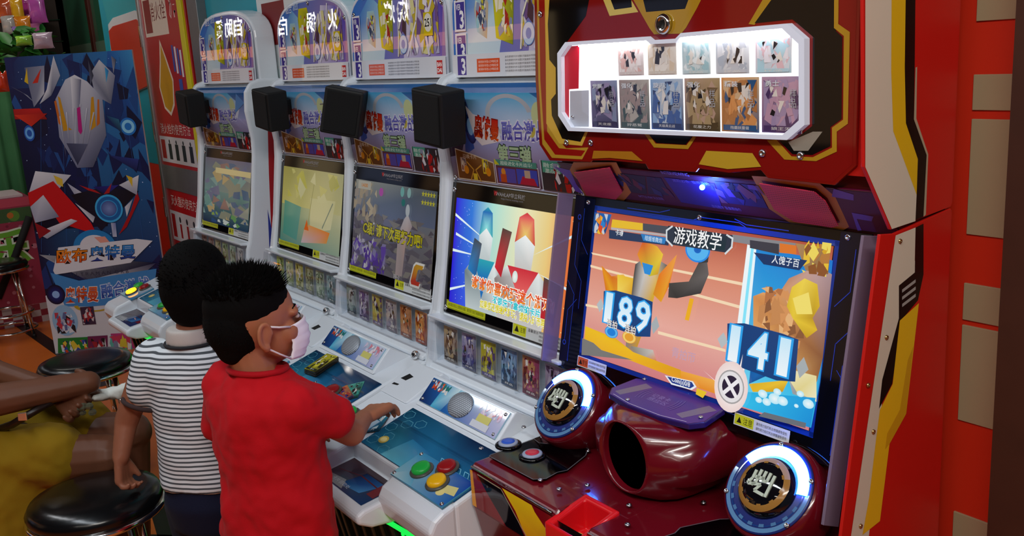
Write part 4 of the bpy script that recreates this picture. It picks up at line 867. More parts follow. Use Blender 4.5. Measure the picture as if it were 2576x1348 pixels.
hp('#8a8478', (1990,356),(2004,378),(2040,378),(2076,330),(2052,330))
hp('#a8811f', (1628,336),(1652,370),(1738,374),(1758,344),(1750,342),(1734,364),(1656,360),(1640,338)); hp('#0d0b0a', (1640,338),(1658,358),(1732,362),(1748,342))
hp('#a8701c', (1500,378),(1596,380),(1624,404),(1540,396),(1496,398)); hp('#b8962a', (1784,378),(1900,384),(1922,418),(1838,424),(1765,412)); 
p.build('header_print', print_mat('glossy header print', .05), rm)
for q in ((1366,35),(1432,357),(1493,358),(1925,384),(2021,390)): a, b = HP.px(*q); screw(rm, HP.pt(a, b, .0075), HP.n, .007)
a, b = HP.px(1680,60); lk = MB().lathe([(.019,0),(.019,.008),(.016,.012),(.012,.013),(.010,.011)], HP.pt(a, b, .006), HP.n, 24).build('lock', M_chrome, rm, True)
c = HP.pt(a, b, .018); MB().box((c.x-.002, c.y-.002, c.z-.007), (c.x+.002, c.y+.004, c.z+.007)).build('keyhole', M_black, lk)
win = Hq((1420,133),(1440,105),(1643,91),(1654,100),(1718,96),(1732,82),(1999,58),(2043,96),(2043,312),(1999,349),(1447,327),(1422,289))
wc = (sum(a for a, b in win)/len(win), sum(b for a, b in win)/len(win))
win_in = [(a+(wc[0]-a)*.035, b+(.0075 if b < wc[1] else -.0075)) for a, b in win]
n = len(win); vs = [HP.pt(a, b, .006) for a, b in win]+[HP.pt(a, b, .020) for a, b in win]+[HP.pt(a, b, .020) for a, b in win_in]+[HP.pt(a, b, .0065) for a, b in win_in]
fs = []
for i in range(n):
    j = (i+1) % n
    for k in range(3): fs.append((k*n+i, k*n+j, (k+1)*n+j, (k+1)*n+i))
MB().add(vs, fs).build('window_frame', mat('frosted white frame', '#c8cdd8', .3, emit='#dfe6ff', estr=.18), rm)
wv = [HP.pt(a, b, .0085) for a, b in win_in]
MB().slab(wv, HP.n, .0004).build('backlight', mat('white light box', '#f4f6ff', .4, emit='#f2f6ff', estr=1.05), rm)
MB().slab([HP.pt(a, b, .0178) for a, b in win_in], HP.n, .0006).build('window_pane', M_clear, rm)
p = Paint(HP, .0091); hp('#d8203a', (1428,300),(1428,140),(1444,116),(1466,114),(1464,222),(1440,224),(1440,300)); hp('#c4c8d4', (1442,228),(1490,226),(1490,318),(1450,318),(1442,300)); p.build('window_print', M_print, rm)
a, b = HP.px(1450,293); screw(rm, HP.pt(a, b, .0098), HP.n, .004)
tb = [HP.pt(*HP.px(u, v), .0135) for u, v in ((1470,114),(1640,104))]; tb2 = [HP.pt(*HP.px(u, v), .0135) for u, v in ((1736,92),(2000,74))]
for t_ in (tb, tb2): MB().tube(t_, .003, 8).build('light_tube', mat('white light tube', '#ffffff', .3, emit='#f4f8ff', estr=48), rm, True)
CARDS = [('grey violet','#5c5078','#403c5c','#8c98b8','#9c90b4','天龙座'),('grey green striped','#706c60','#3c5048','#b8b0a4','#a08c84','狩恶鹫'),('blue and silver','#3c5c9c','#1c2c5c','#c0ccd8','#8cb0d8','天雄真云战'),('brown and gold','#7c6448','#54442c','#b49c74','#c0a08c','花腹之力'),('orange and blue','#b87c48','#2c5888','#d8b890','#e09c5c','残霸妖雷霆'),('violet and pink','#6c5080','#4c3464','#a894b8','#c49cb4','狼王天')]
def win_card(u0, v0, u1, v1, pal, lab, seed, top=False):
    (a0, b1), (a1, _), (_, b0) = HP.px(u0, v0), HP.px(u1, v0), HP.px(u0, v1); w = a1-a0; h = b1-b0
    cols = list(pal[1:5]); p_ = card_mesh('c', w, h, cols, seed, text=pal[5] if len(pal) > 5 else '样品')
    p_.h += .0003; p_.text('样品', w*.80, h*.62, h*.16, '#b8bcc4', w*.16, vert=True) if not top else None
    if not top: p_.text(['觉醒','强化','旋刃','强化','精装','勇士'][seed % 6], w*.28, h*.88, h*.11, '#dfe4ea', w*.36, .02)
    if top: p_.v = p_.v
    o = p_.build('sample_card', print_mat('light bleached card print', .3) if top else print_mat('glossy card print', .12), None)
    q = HP.pt((a0+a1)/2, (b0+b1)/2, .0112); o.location = q
    tag(o, lab, 'card', 'sample cards in the lit window')
for i, (u0, u1) in enumerate(((1496,1563),(1568,1643),(1647,1729),(1733,1822),(1826,1921),(1928,2029))):
    v0, v1 = 202-i*2, 318+i*2.6; win_card(u0, v0, u1, v1, CARDS[i], '%s sample card, %s from left in lower row of lit window' % (CARDS[i][0], ORD[i]), 600+i)
TOPC = [('pale red','#e8dcd8','#d8c8c4','#f4ecea','#e0b4ac'),('pale tan','#ece2d4','#dcd0c0','#f4eee4','#e0ccb0'),('pale teal','#dce8ea','#c4d8dc','#f0f6f6','#a8ccd4'),('pale grey','#e0e2e6','#c8ccd4','#f2f4f6','#b4bcc8'),('pale blue and pink','#dce4ec','#b8dce8','#f0ecf2','#e8c4cc')]  # overexposure from the light tube is put into these pale colours
for i, (u0, u1) in enumerate(((1565,1629),(1640,1712),(1727,1798),(1812,1896),(1912,2003))):
    win_card(u0, 116-i*5, u1, 190-i*1.5, TOPC[i], '%s sample card, %s from left in upper row of lit window' % (TOPC[i][0], ORD[i]), 700+i, True)

# right side of the cabinet: coloured panels
SX = RX1+.007; SPl = Plane((SX, 1.28, 0), (0, 1, 0), (0, 0, 1)); Sq = lambda *pts: SPl.poly(pts)
def side(name, pts, th=.006): 
    return MB().slab([SPl.pt(a, b, -.006) for a, b in pts], SPl.n, th).build(name, M_redflat, rm, bevel=.001)
up = [(-.008,2.05)]+Sq((2172,0),(2174,420),(2241,578),(2392,520))+[(.262,1.30),(.262,2.05)]
lo_ = Sq((2215,590),(2250,588),(2392,524))+[(.262,1.285),(.262,.03),(-.06,.03),(-.06,.60)]+Sq((2120,1320))
side('side_panel', up); side('side_panel', lo_)
p = Paint(SPl, .0006)
def sp(col, *pts): p.poly(Sq(*pts), col)
sp('#cfc6b4', (2176,-200),(2176,420),(2243,576),(2302,556),(2305,490),(2246,330),(2241,180),(2243,-200))
sp('#d8ae1a', (2243,-200),(2280,-200),(2275,170),(2278,310),(2308,400),(2305,490),(2246,330),(2241,180))
sp('#130e0c', (2280,-200),(2304,-200),(2300,170),(2298,300),(2330,390),(2322,545),(2302,553),(2305,490),(2308,400),(2278,310),(2275,170))
sp('#a89a80', (2302,170),(2306,168),(2304,298),(2334,388),(2328,540),(2322,545),(2330,390),(2298,300))
sp('#cfc6b4', (2252,592),(2302,572),(2300,655),(2318,682),(2264,720),(2262,800),(2222,955),(2216,1030),(2205,1150),(2185,1345),(2160,1600),(2112,1600),(2140,1345))
sp('#130e0c', (2302,572),(2322,562),(2322,660),(2322,690),(2308,755),(2266,805),(2243,965),(2210,1028),(2218,955),(2260,800),(2260,718),(2300,685))
for k in range(3): sp('#9a9894', (2268,742-14+k*18),(2302,716-14+k*18),(2302,724-14+k*18),(2268,750-14+k*18))
sp('#e0b21c', (2262,806),(2310,762),(2278,1040),(2236,1116),(2212,1310),(2168,1345),(2185,1250),(2203,1098),(2212,1030),(2244,965))
sp('#c89418', (2282,905),(2296,870),(2278,1040),(2236,1116),(2225,1130),(2230,1090),(2262,1030))
p.build('side_print', M_print, rm)
for q in ((2262,606),(2228,848),(2195,1085),(2163,1322),(2182,968)): a, b = SPl.px(*q); screw(rm, SPl.pt(a, b, .0008), SPl.n, .0042, m=mat('brass screw', '#b89c6c', .35, 1.))

# console
cp_ = [(1.34,.712),(1.04,.706),(1.028,.698),(1.028,.60),(1.06,.46),(1.16,.05),(1.34,.05)]
mb = MB().prism(cp_, 'x', RX0, -1.386).prism(cp_, 'x', -1.294, RX1).prism([(1.34,.712),(1.106,.708),(1.106,.60),(1.06,.46),(1.16,.05),(1.34,.05)], 'x', -1.42, -1.26).prism([(1.11,.635),(1.028,.625),(1.028,.60),(1.06,.46),(1.11,.45)], 'x', -1.42, -1.26)
mb.build('console', M_red, rm, bevel=.008, seg=3)
KP = Plane((RC, 1.03, .706), (1, 0, 0), (0, 1, .02)); Kq = lambda *pts: KP.poly(pts)
def c3(x, y): return (1000+x/2.808, 868+y/2.808)
plate = Kq(*[c3(*q) for q in ((590,755),(800,640),(810,610),(880,600),(920,660),(1000,710),(1350,750),(1330,800),(1200,905),(1130,920),(1050,965),(960,970),(650,805))])
plate = [(max(a, -.352), b) for a, b in plate]
for s in (1, -1):
    pp = [(s*a, b) for a, b in plate]
    MB().slab([KP.pt(a, b, .004) for a, b in pp], KP.n, .003).build('button_plate', mat('black gloss plate', '#020204', .10, spec=.3), rm, bevel=.001)
    q = Paint(KP, .0074); q.line(pp+[pp[0]], .0022, '#5c5a60'); q.build('plate_edge', M_print, rm)
    for (u, v), col, nm in ((c3(785,725), '#2c54b8', 'blue'), (c3(955,805), '#b83044', 'rose')):
        a, b = KP.px(u, v); bt = MB().lathe([(.031,0),(.031,.004),(.027,.006)], KP.pt(s*a, b, .006), KP.n, 24).build('button', M_blackgloss, rm, True)
        MB().lathe([(.023,0),(.023,.006),(.0215,.008),(.016,.0083)], KP.pt(s*a, b, .008), KP.n, 24).build('rim', mat('pale button rim', '#9aa4bc' if nm == 'blue' else '#c4a0a4', .3), bt, True)
        MB().lathe([(.016,0),(.0155,.0015),(.008,.0022)], KP.pt(s*a, b, .0162), KP.n, 24).build('cap', mat(nm+' button cap', col, .25, emit=col, estr=.12), bt, True)
for q in ((1318,1081),(1211,1135),(1360,1215),(1480,1141),(1407,1238),(1478,1228),(1574,1217),(1583,1279),(1770,1272),(1579,1328)): a, b = KP.px(*q); screw(rm, KP.pt(a, b, .0065), KP.n, .006)
# front face print
FPn = Plane((RC, 1.0265, .0), (1, 0, 0), (0, 0, 1)); Fq = lambda *pts: [(a, min(b, .693)) for a, b in FPn.poly([c3(*q) for q in pts])]
p = Paint(FPn, .0006)
p.rect(RX0-RC+.004,.605,RX1-RC-.004,.692,'#7c0e18')
p.poly([(-.362,.605),(-.362,.692),(-.352,.692),(-.345,.605)],'#e09a20')
p.poly([(-.335,.692),(-.24,.692),(-.20,.655),(-.16,.605),(-.23,.605),(-.30,.66)],'#0c0a12'); p.poly([(-.235,.692),(-.13,.692),(-.12,.680),(-.06,.640),(-.05,.605),(-.155,.605),(-.19,.655)],['#e8d020','#e8c81c','#e8c41c','#e0a01c','#d88c1c','#e0981c','#e8c01c'])
p.line([(-.33,.690),(-.24,.688),(-.15,.606)],.003,'#a89a80'); p.poly([(-.04,.692),(.10,.692),(.08,.605),(-.02,.605)],'#0c0a0c')
p.build('front_print', M_printg, rm)
# knuckle of clear edge
for xa, xb in ((RX0+.01, -1.396), (-1.284, RX1-.02)): MB().tube([(xa,1.027,.700),(xb,1.027,.700)], .0035, 8).build('clear_edge', clear_mat('clear edge', '#e8d8e0', .05, 2.), rm, True)
# red card tray
tx0, tx1 = -1.393, -1.287
def R4(x0, x1, y0, y1, zf, zb): return [(x0, y0, zf), (x1, y0, zf), (x1, y1, zb), (x0, y1, zb)]
tv = R4(tx0, tx1, 1.004, 1.113, .632, .632)+R4(tx0, tx1, 1.004, 1.113, .692, .716)+R4(tx0+.016, tx1-.014, 1.014, 1.099, .690, .714)+R4(tx0+.020, tx1-.018, 1.016, 1.094, .650, .650)
t = MB().add(tv, [(3,2,1,0),(12,13,14,15)]+[(k*4+i, k*4+(i+1) % 4, (k+1)*4+(i+1) % 4, (k+1)*4+i) for k in range(3) for i in range(4)])
tr = t.build('card_tray', mat('bright red tray', '#d8141c', .25, coat=.3), rm, bevel=.006, seg=3)
TPn = Plane((tx0+.022, 1.019, .6508), (1, 0, 0), (0, 1, 0)); q = Paint(TPn, .0006); q.rect(0,0,.062,.055,'#c8a04c'); q.poly([(.018,.008),(.044,.008),(.044,.024),(.055,.024),(.031,.048),(.007,.024),(.018,.024)],'#a01c1c'); q.build('arrow_sticker', M_print, tr)
# round button pods
PN = Vector((.0, -.74, .67)).normalized()
for s in (-1, 1):
    c = Vector((RC+s*.293, 1.252, .806)); ref = Vector((1, 0, 0))
    MB().lathe([(.078,-.11),(.092,-.075),(.098,-.035),(.095,-.008),(.091,0),(.080,.001)], c, PN, 40, ref=ref).build('button_pod', M_red, rm, True)
    PP = Plane(c+PN*.0012, (1, 0, 0), PN.cross(Vector((1, 0, 0)))); 
    if PP.n.dot(PN) < 0: PP.ey = -PP.ey; PP.n = PP.ex.cross(PP.ey)
    MB().lathe([(.087,0),(.087,.0025),(.084,.004)], c+PN*.0008, PN, 48, ref=ref).build('ring_plate', mat('halo blue ring plate', '#1a2a70', .35), rm, True)  # base colour turned blue to imitate the halo around the light arc
    q = Paint(PP, .0042); q.ring(0,0,.076,.084,'#5c86b0',t0=170,t1=370); q.ring(0,0,.071,.0735,'#1c3c7c',t0=150,t1=390)
    for k in range(9): q.ring(0,0,.068,.074,'#4c74a0',4,t0=190+k*19,t1=198+k*19)
    q.build('ring_print', M_printg, rm)
    q = Paint(PP, .0046); vs = []
    arc = MB(); pts = []
    n_ = 30
    for (r_, h_) in ((.060,.004),(.060,.0075),(.080,.0075),(.080,.004)):
        for i in range(n_+1):
            th = R_(8+144*i/n_); pts.append(PP.pt(r_*math.cos(th), r_*math.sin(th), h_))
    fs = []
    for k in range(3):
        for i in range(n_): fs.append((k*(n_+1)+i, k*(n_+1)+i+1, (k+1)*(n_+1)+i+1, (k+1)*(n_+1)+i))
    arc.add(pts, fs); arc.build('light_arc', mat('blue white light arc', '#9fd0ff', .3, emit='#2a70ff', estr=34), rm, True)
    dm = MB().lathe([(.060,.003),(.0585,.008),(.054,.016),(.046,.022),(.030,.027),(.012,.029),(.002,.0292)], c, PN, 40, ref=ref).build('dome_button', mat('smoked black dome', '#0a0a10', .04, coat=.6), rm, True)
    def dome(th0, r0, r1, col, name, n0=0, n1=360, m=40, lift=.0008):
        prof = [(.060,.003),(.0585,.008),(.054,.016),(.046,.022),(.030,.027),(.012,.029),(0,.0292)]
        def hgt(r):
            for (ra, ha), (rb, hb) in zip(prof, prof[1:]):
                if rb <= r <= ra: return hb+(ha-hb)*(r-rb)/(ra-rb)
            return .029
        mb = MB(); v_ = []; f_ = []
        for i in range(m+1):
            th = R_(n0+(n1-n0)*i/m)
            for r in (r0, (r0+r1)/2, r1): v_.append(PP.pt(r*math.cos(th), r*math.sin(th), hgt(r)+lift-.0012))
        for i in range(m):
            for k in range(2): f_.append((i*3+k, i*3+k+1, (i+1)*3+k+1, (i+1)*3+k))
        return mb.add(v_, f_).build(name, mat('dome '+col, col, .15), dm, True)
    dome(0, .041, .051, '#9a6e34', 'orange_ring', 150, 390)
    dome(0, .041, .051, '#a88a7c', 'grey_ring', 30, 150)
    for k in range(10): dome(0, .0385, .0425, '#9a6e34', 'gear_tooth', k*36-6, k*36+6, 3, .001)
    def stroke(pts_, w):
        mb = MB()
        for (x0, y0), (x1, y1) in zip(pts_, pts_[1:]):
            L_ = math.hypot(x1-x0, y1-y0); nx, ny = -(y1-y0)/L_*w/2, (x1-x0)/L_*w/2
            mb.slab([PP.pt(x0+nx, y0+ny, .0265), PP.pt(x0-nx, y0-ny, .0265), PP.pt(x1-nx, y1-ny, .0265), PP.pt(x1+nx, y1+ny, .0265)], PP.n, .0022)
        return mb
    for st in ([(-.020,.018),(-.020,.002),(-.026,-.010)],[(-.010,.022),(-.010,-.004),(-.016,-.010)],[(.0,.022),(.0,.004),(.010,.004),(.010,.022)],[(.020,.020),(.020,-.022)],[(-.024,-.010),(.002,-.004),(-.006,-.018),(.016,-.020)],[(-.016,.006),(.004,.008)]):
        stroke(st, .0058).build('emblem_stroke', mat('pale emblem', '#aeb8a4', .3), dm)
    for th in (100, 28, 205, 325): screw(rm, PP.pt(.0835*math.cos(R_(th)), .0835*math.sin(R_(th)), .0042), PP.n, .0055)
# centre pod with the oval mouth
hc = (RC, .800); vs = []; fs = []; NA = 40
def sup(th, a, b, e=.55): c_, s_ = math.cos(th), math.sin(th); return (a*math.copysign(abs(c_)**e, c_), b*math.copysign(abs(s_)**e, s_))
rings = []
for k, (f, y) in enumerate(((0, 1.255), (0, 1.172), (.04, 1.163), (.14, 1.166), (.40, 1.178), (.72, 1.198), (.92, 1.225), (1.0, 1.26), (1.02, 1.335))):
    rg_ = []
    for i in range(NA):
        th = 2*math.pi*i/NA; hx, hz_ = .064*math.cos(th), .072*math.sin(th)
        ox, oz = sup(th, .148 if math.sin(th) > -.2 else .120, .078 if math.sin(th) > 0 else .094)
        x = hx+(ox-hx)*f; z = hz_+(oz-hz_)*f; yy = y+(.035 if (k > 2 and math.sin(th) > .3) else 0)*f
        rg_.append((RC+x, yy, .798+z))
    rings.append(rg_)
for rg_ in rings: vs += rg_
for k in range(len(rings)-1):
    for i in range(NA):
        j = (i+1) % NA; fs.append((k*NA+i, k*NA+j, (k+1)*NA+j, (k+1)*NA+i))
fs.append(tuple(range(NA)))
me = MB().add(vs, fs); o = me.build('card_reader_pod', M_red, rm, True)
bm = bmesh.new(); bm.from_mesh(o.data); bmesh.ops.recalc_face_normals(bm, faces=bm.faces); bm.to_mesh(o.data); bm.free()
MB().lathe([(.0632,0),(.0632,.004)], (RC,1.186,.798), (0,-1,0), 36, ref=(1,0,0), sx=1, sy=1.125).build('oval_mouth', mat('black hole shade', '#000000', 1., spec=0.), rm)  # flat black disc across the opening, painted shade for the hole's inside
TPp = Plane((RC-.135, 1.232, .878), (1, 0, 0), (0, .105, .012)); tp = [(.02,0),(.09,-.012),(.18,-.012),(.25,0),(.27,.025),(.262,.09),(.22,.104),(.05,.104),(.008,.09),(0,.025)]
MB().slab([TPp.pt(a, b, -.008) for a, b in tp], TPp.n, .012).build('reader_plate', mat('indigo plate', '#2c1c5c', .2), rm, bevel=.002)
q = Paint(TPp, .0043); q.poly([(.135+(a-.135)*.97, .046+(b-.046)*.96) for a, b in tp], '#3a2482')
for a in (.02,.20): q.poly([(a,.018),(a+.022,.012),(a+.055,.075),(a+.028,.082)],'#6c6884')
q.text('记录卡',.125,.052,.014,'#8478b8',.05); q.text('感应区',.130,.036,.014,'#8478b8',.055)
for s in (-1, 1):
    for k in range(3): q.ring(.128,.045,.040+.007*k,.0415+.007*k,'#6458a0',8,t0=-25 if s > 0 else 155,t1=25 if s > 0 else 205)
q.line([(.03,.005),(.09,-.006),(.18,-.006),(.24,.005)],.002,'#a8a0c8'); q.build('reader_print', M_print, rm)
for a, b in ((.075,.004),(.25,.035),(.03,.095)): screw(rm, TPp.pt(a, b, .0045), TPp.n, .005)
# ------------------------------------------------------------------ people
def frame(base, ang):
    a = R_(ang); f = Vector((-math.sin(a), math.cos(a), 0)); r = Vector((math.cos(a), math.sin(a), 0)); b = Vector(base)
    return (lambda x, y, z: b+r*x+f*y+Vector((0, 0, z))), r, f
def loft(mb, secs, r, f, n=24):
    """elliptical sections (centre, half width, half depth), closed ends"""
    vs = []; fs = []
    for c, rx, ry in secs: vs += [Vector(c)+r*(rx*math.cos(2*math.pi*i/n))+f*(ry*math.sin(2*math.pi*i/n)) for i in range(n)]
    m = len(secs)
    for k in range(m-1):
        for i in range(n): j = (i+1) % n; fs.append((k*n+i, k*n+j, (k+1)*n+j, (k+1)*n+i))
    fs.append(tuple(range(n))[::-1]); fs.append(tuple((m-1)*n+i for i in range(n)))
    return mb.add(vs, fs)
def blob(name, mb, m, parent, voxel=.008, smooth=6, disp=0., dscale=.1):
    o = mb.build(name, m, parent, True)
    bm = bmesh.new(); bm.from_mesh(o.data); bmesh.ops.recalc_face_normals(bm, faces=bm.faces); bm.to_mesh(o.data); bm.free()
    r = o.modifiers.new('remesh', 'REMESH'); r.mode = 'VOXEL'; r.voxel_size = voxel; r.use_smooth_shade = True
    s = o.modifiers.new('smooth', 'SMOOTH'); s.factor = .5; s.iterations = smooth
    if disp:
        t = bpy.data.textures.new(name+' folds', 'CLOUDS'); t.noise_scale = dscale; t.noise_depth = 2
        d = o.modifiers.new('folds', 'DISPLACE'); d.texture = t; d.strength = disp; d.mid_level = .5
    return o
def cloth(name, col, rough=.85, bump=.35, nscale=400.):
    m = mat(name, col, rough, noise=.06, nscale=14, spec=.2); nt = m.node_tree; b = nt.nodes['Principled BSDF']
    tc = nt.nodes.new('ShaderNodeTexCoord'); n = nt.nodes.new('ShaderNodeTexNoise'); n.inputs['Scale'].default_value = nscale
    bp = nt.nodes.new('ShaderNodeBump'); bp.inputs['Strength'].default_value = bump; bp.inputs['Distance'].default_value = .001
    nt.links.new(tc.outputs['Object'], n.inputs['Vector']); nt.links.new(n.outputs['Fac'], bp.inputs['Height']); nt.links.new(bp.outputs['Normal'], b.inputs['Normal'])
    b.inputs['Sheen Weight'].default_value = .02
    return m
def skin(name, col):
    m = mat(name, col, .5, noise=.10, nscale=25, bump=.08, spec=.35); m.node_tree.nodes['Principled BSDF'].inputs['Subsurface Weight'].default_value = .08
    m.node_tree.nodes['Principled BSDF'].inputs['Subsurface Radius'].default_value = (.012, .006, .004); return m
def hand(mb, wrist, d, pn, side, s=1., curl=(.35,.5,.6,.7), spread=.16, thumb=.7):
    """palm from wrist along d; pn = direction the palm faces; side = direction of the thumb"""
    wrist = Vector(wrist); d = Vector(d).normalized(); pn = Vector(pn); pn = (pn-d*pn.dot(d)).normalized(); sd = Vector(side); sd = (sd-d*sd.dot(d)-pn*sd.dot(pn)).normalized()
    pl = .062*s
    for k in range(4):
        o = sd*((.0225-.015*k)*s); mb.cone(wrist+o*.55, wrist+d*pl+o, .0125*s, .0115*s)
    for k in range(4):
        o = sd*((.0225-.015*k)*s); Lf = (.050,.056,.052,.041)[k]*s; p0 = wrist+d*pl+o; dd = (d+sd*(spread*(1.2-k*.8)*.5)).normalized(); c = curl[k]
        q = p0; a = 0
        for j, fr in enumerate((.45,.32,.23)):
            a += c*(.6 if j == 0 else 1.); v = dd*math.cos(a)+pn*math.sin(a); q2 = q+v*(Lf*fr*1.05); mb.cone(q, q2, (.0088-.0010*j)*s, (.0080-.0011*j)*s, 10, 3); q = q2
    q = wrist+d*(.015*s)+sd*(.020*s); v = (d*.65+sd*thumb+pn*.30).normalized(); q2 = q+v*(.032*s); mb.cone(q, q2, .0125*s, .0098*s, 10, 3); v2 = (v+d*.5+pn*.3).normalized(); mb.cone(q2, q2+v2*(.026*s), .0095*s, .0078*s, 10, 3)
    return mb
def spikes(mb, pts, seed, l0, l1, bend, r=.0022):
    rg = random.Random(seed)
    for p, nrm in pts:
        d = (nrm+bend+Vector((rg.uniform(-.35,.35), rg.uniform(-.35,.35), rg.uniform(-.1,.3)))).normalized(); x = d.orthogonal().normalized(); y = d.cross(x); l = rg.uniform(l0, l1)
        b = p-nrm*.004; mb.add([b+x*r, b-x*(r*.5)+y*(r*.86), b-x*(r*.5)-y*(r*.86), b+d*l], [(0,1,3),(1,2,3),(2,0,3)])
    return mb
M_hair = mat('black hair', '#060505', .85, noise=.3, nscale=120, spec=.12)
def ellip_pts(n, seed, c, rx, ry, rz, rot, cond):
    rg = random.Random(seed); out = []
    while len(out) < n:
        z = rg.uniform(-1, 1); a = rg.uniform(0, 6.283); s_ = math.sqrt(1-z*z); v = Vector((s_*math.cos(a), s_*math.sin(a), z))
        p = Vector((v.x*rx, v.y*ry, v.z*rz))
        if not cond(p): continue
        nn = Vector((v.x/rx, v.y/ry, v.z/rz)).normalized(); out.append((Vector(c)+rot @ p, rot @ nn))
    return out
def head(mb, Hc, r, f, s=1.):
    """skull, face, jaw, nose, ears, brow in one shape"""
    rot = Matrix((r, f, Vector((0, 0, 1)))).transposed()
    def h(x, y, z): return Vector(Hc)+r*(x*s)+f*(y*s)+Vector((0, 0, z*s))
    mb.ball(h(0,-.012,.018), (.073*s,.092*s,.086*s), 24, 16, rot); mb.ball(h(0,.026,-.035), (.058*s,.058*s,.066*s), 20, 14, rot); mb.ball(h(0,.052,-.070), (.030*s,.028*s,.026*s), 14, 10, rot)
    for sx in (-1, 1): mb.ball(h(sx*.036,.050,-.030), (.026*s,.026*s,.028*s), 14, 10, rot); mb.ball(h(sx*.030,.066,.012), (.026*s,.016*s,.012*s), 12, 8, rot)
    mb.cone(h(0,.074,.004), h(0,.090,-.026), .008*s, .012*s, 10, 3); mb.ball(h(0,.078,-.052), (.020*s,.010*s,.009*s), 12, 8, rot)
    return h, rot
def ear(Hc, h, r, f, sx, m, parent, s=1.):
    e = MB(); c = h(sx*.074, -.008, -.018); path = []
    for i in range(15):
        t = R_(-120+300*i/14); path.append(c+f*(-.014*s*math.cos(t))+Vector((0, 0, .026*s*math.sin(t)))+r*(sx*.008*s*(1+.5*math.cos(t))))
    e.tube(path, .0048*s, 8); e.ball(c+r*(sx*.004), (.006*s,.016*s,.024*s), 12, 8, Matrix((r, f, Vector((0, 0, 1)))).transposed()); e.ball(c+Vector((0, 0, -.026*s))+r*(sx*.006*s), (.007*s,.009*s,.009*s), 10, 8)
    return blob('ear', e, m, parent, .0035, 3)

# ---- boy in the red shirt
SK1 = skin('boy skin', '#a4684a')
A0 = (-2.0, .68, 0); q, r, f = frame(A0, 20); qa, ra, fa = frame(A0, -4)
pa = thing('person', A0, 'boy in red T-shirt and white face mask reaching onto the console', 'person')
Hc = Vector((-2.004, .690, 1.054))
b = MB(); h, rot = head(b, Hc, ra, fa, 1.06)
b.cone(q(0,-.005,.92), h(0,-.030,-.05), .048, .046)
loft(b, [(q(0,0,z), w, d) for z, w, d in ((.50,.115,.085),(.60,.122,.088),(.75,.118,.084),(.86,.112,.076),(.905,.090,.060),(.935,.052,.05))], r, f)
elb = dep(884,1088,2.24); wr = dep(916,1052,2.36); hd = dep(985,1010,2.50)
b.cone(q(.108,.0,.870), elb, .034, .033); b.cone(elb, wr, .033, .022)
hand(b, wr+(hd-wr)*.10, (hd-wr)+Vector((0,0,.004)), (0,.25,-1), (-.5,-.85,.1), 1.15, (.42,.46,.5,.55), .22)
eL = q(-.20,.05,.74); wL = q(-.15,.20,.66); b.cone(q(-.125,0,.895), eL, .040, .032); b.cone(eL, wL, .032, .022); hand(b, wL, f+Vector((0,0,-.1)), (0,0,-1), r, .95)
for sx in (-1, 1): b.cone(q(sx*.065,.01,.52), q(sx*.07,.03,.29), .066, .048); b.cone(q(sx*.07,.03,.29), q(sx*.07,.0,.07), .046, .032)
body = blob('body', b, SK1, pa, .0042, 4)
for sx in (1, -1): ear(Hc, h, ra, fa, sx, SK1, pa, 1.06)
hm = MB(); hm.ball(h(0,-.016,.034), (.079,.096,.083), 24, 16, rot); hm.ball(h(0,-.045,.0), (.073,.068,.080), 20, 14, rot); hm.ball(h(0,-.058,-.045), (.050,.036,.044), 16, 12, rot)
hair = blob('hair', hm, M_hair, pa, .006, 3)
sp_ = MB(); spikes(sp_, ellip_pts(1500, 5, h(0,-.016,.034), .079, .096, .083, rot, lambda p: p.z > .028 and (p.y < .08)), 6, .014, .030, fa*.35+Vector((0,0,.35)), .0024)
spikes(sp_, ellip_pts(900, 8, h(0,-.045,.0), .073, .068, .080, rot, lambda p: p.y < .02), 9, .004, .008, Vector((0,0,-.5)), .0018)
tuft = sp_.build('hair_tufts', M_hair, hair); tuft['kind'] = 'stuff'
for sx in (-1, 1):
    ey = MB().ball(h(sx*.031,.0765,.000), (.013,.007,.0065), 12, 8, rot).build('eye', mat('eye white', '#c8c0ba', .2), pa, True)
    MB().ball(h(sx*.031,.0825,.000), (.0055,.003,.0055), 10, 8, rot).build('iris', mat('dark iris', '#0c0806', .1), ey, True)
    MB().tube([h(sx*.020,.0795,.0060), h(sx*.031,.0805,.0068), h(sx*.043,.0735,.0050)], .0011, 6).build('eyelashes', M_hair, ey, True)
    MB().tube([h(sx*.016,.0775,.021), h(sx*.031,.0765,.0235), h(sx*.048,.0645,.019)], .0022, 6).build('eyebrow', M_hair, pa, True)
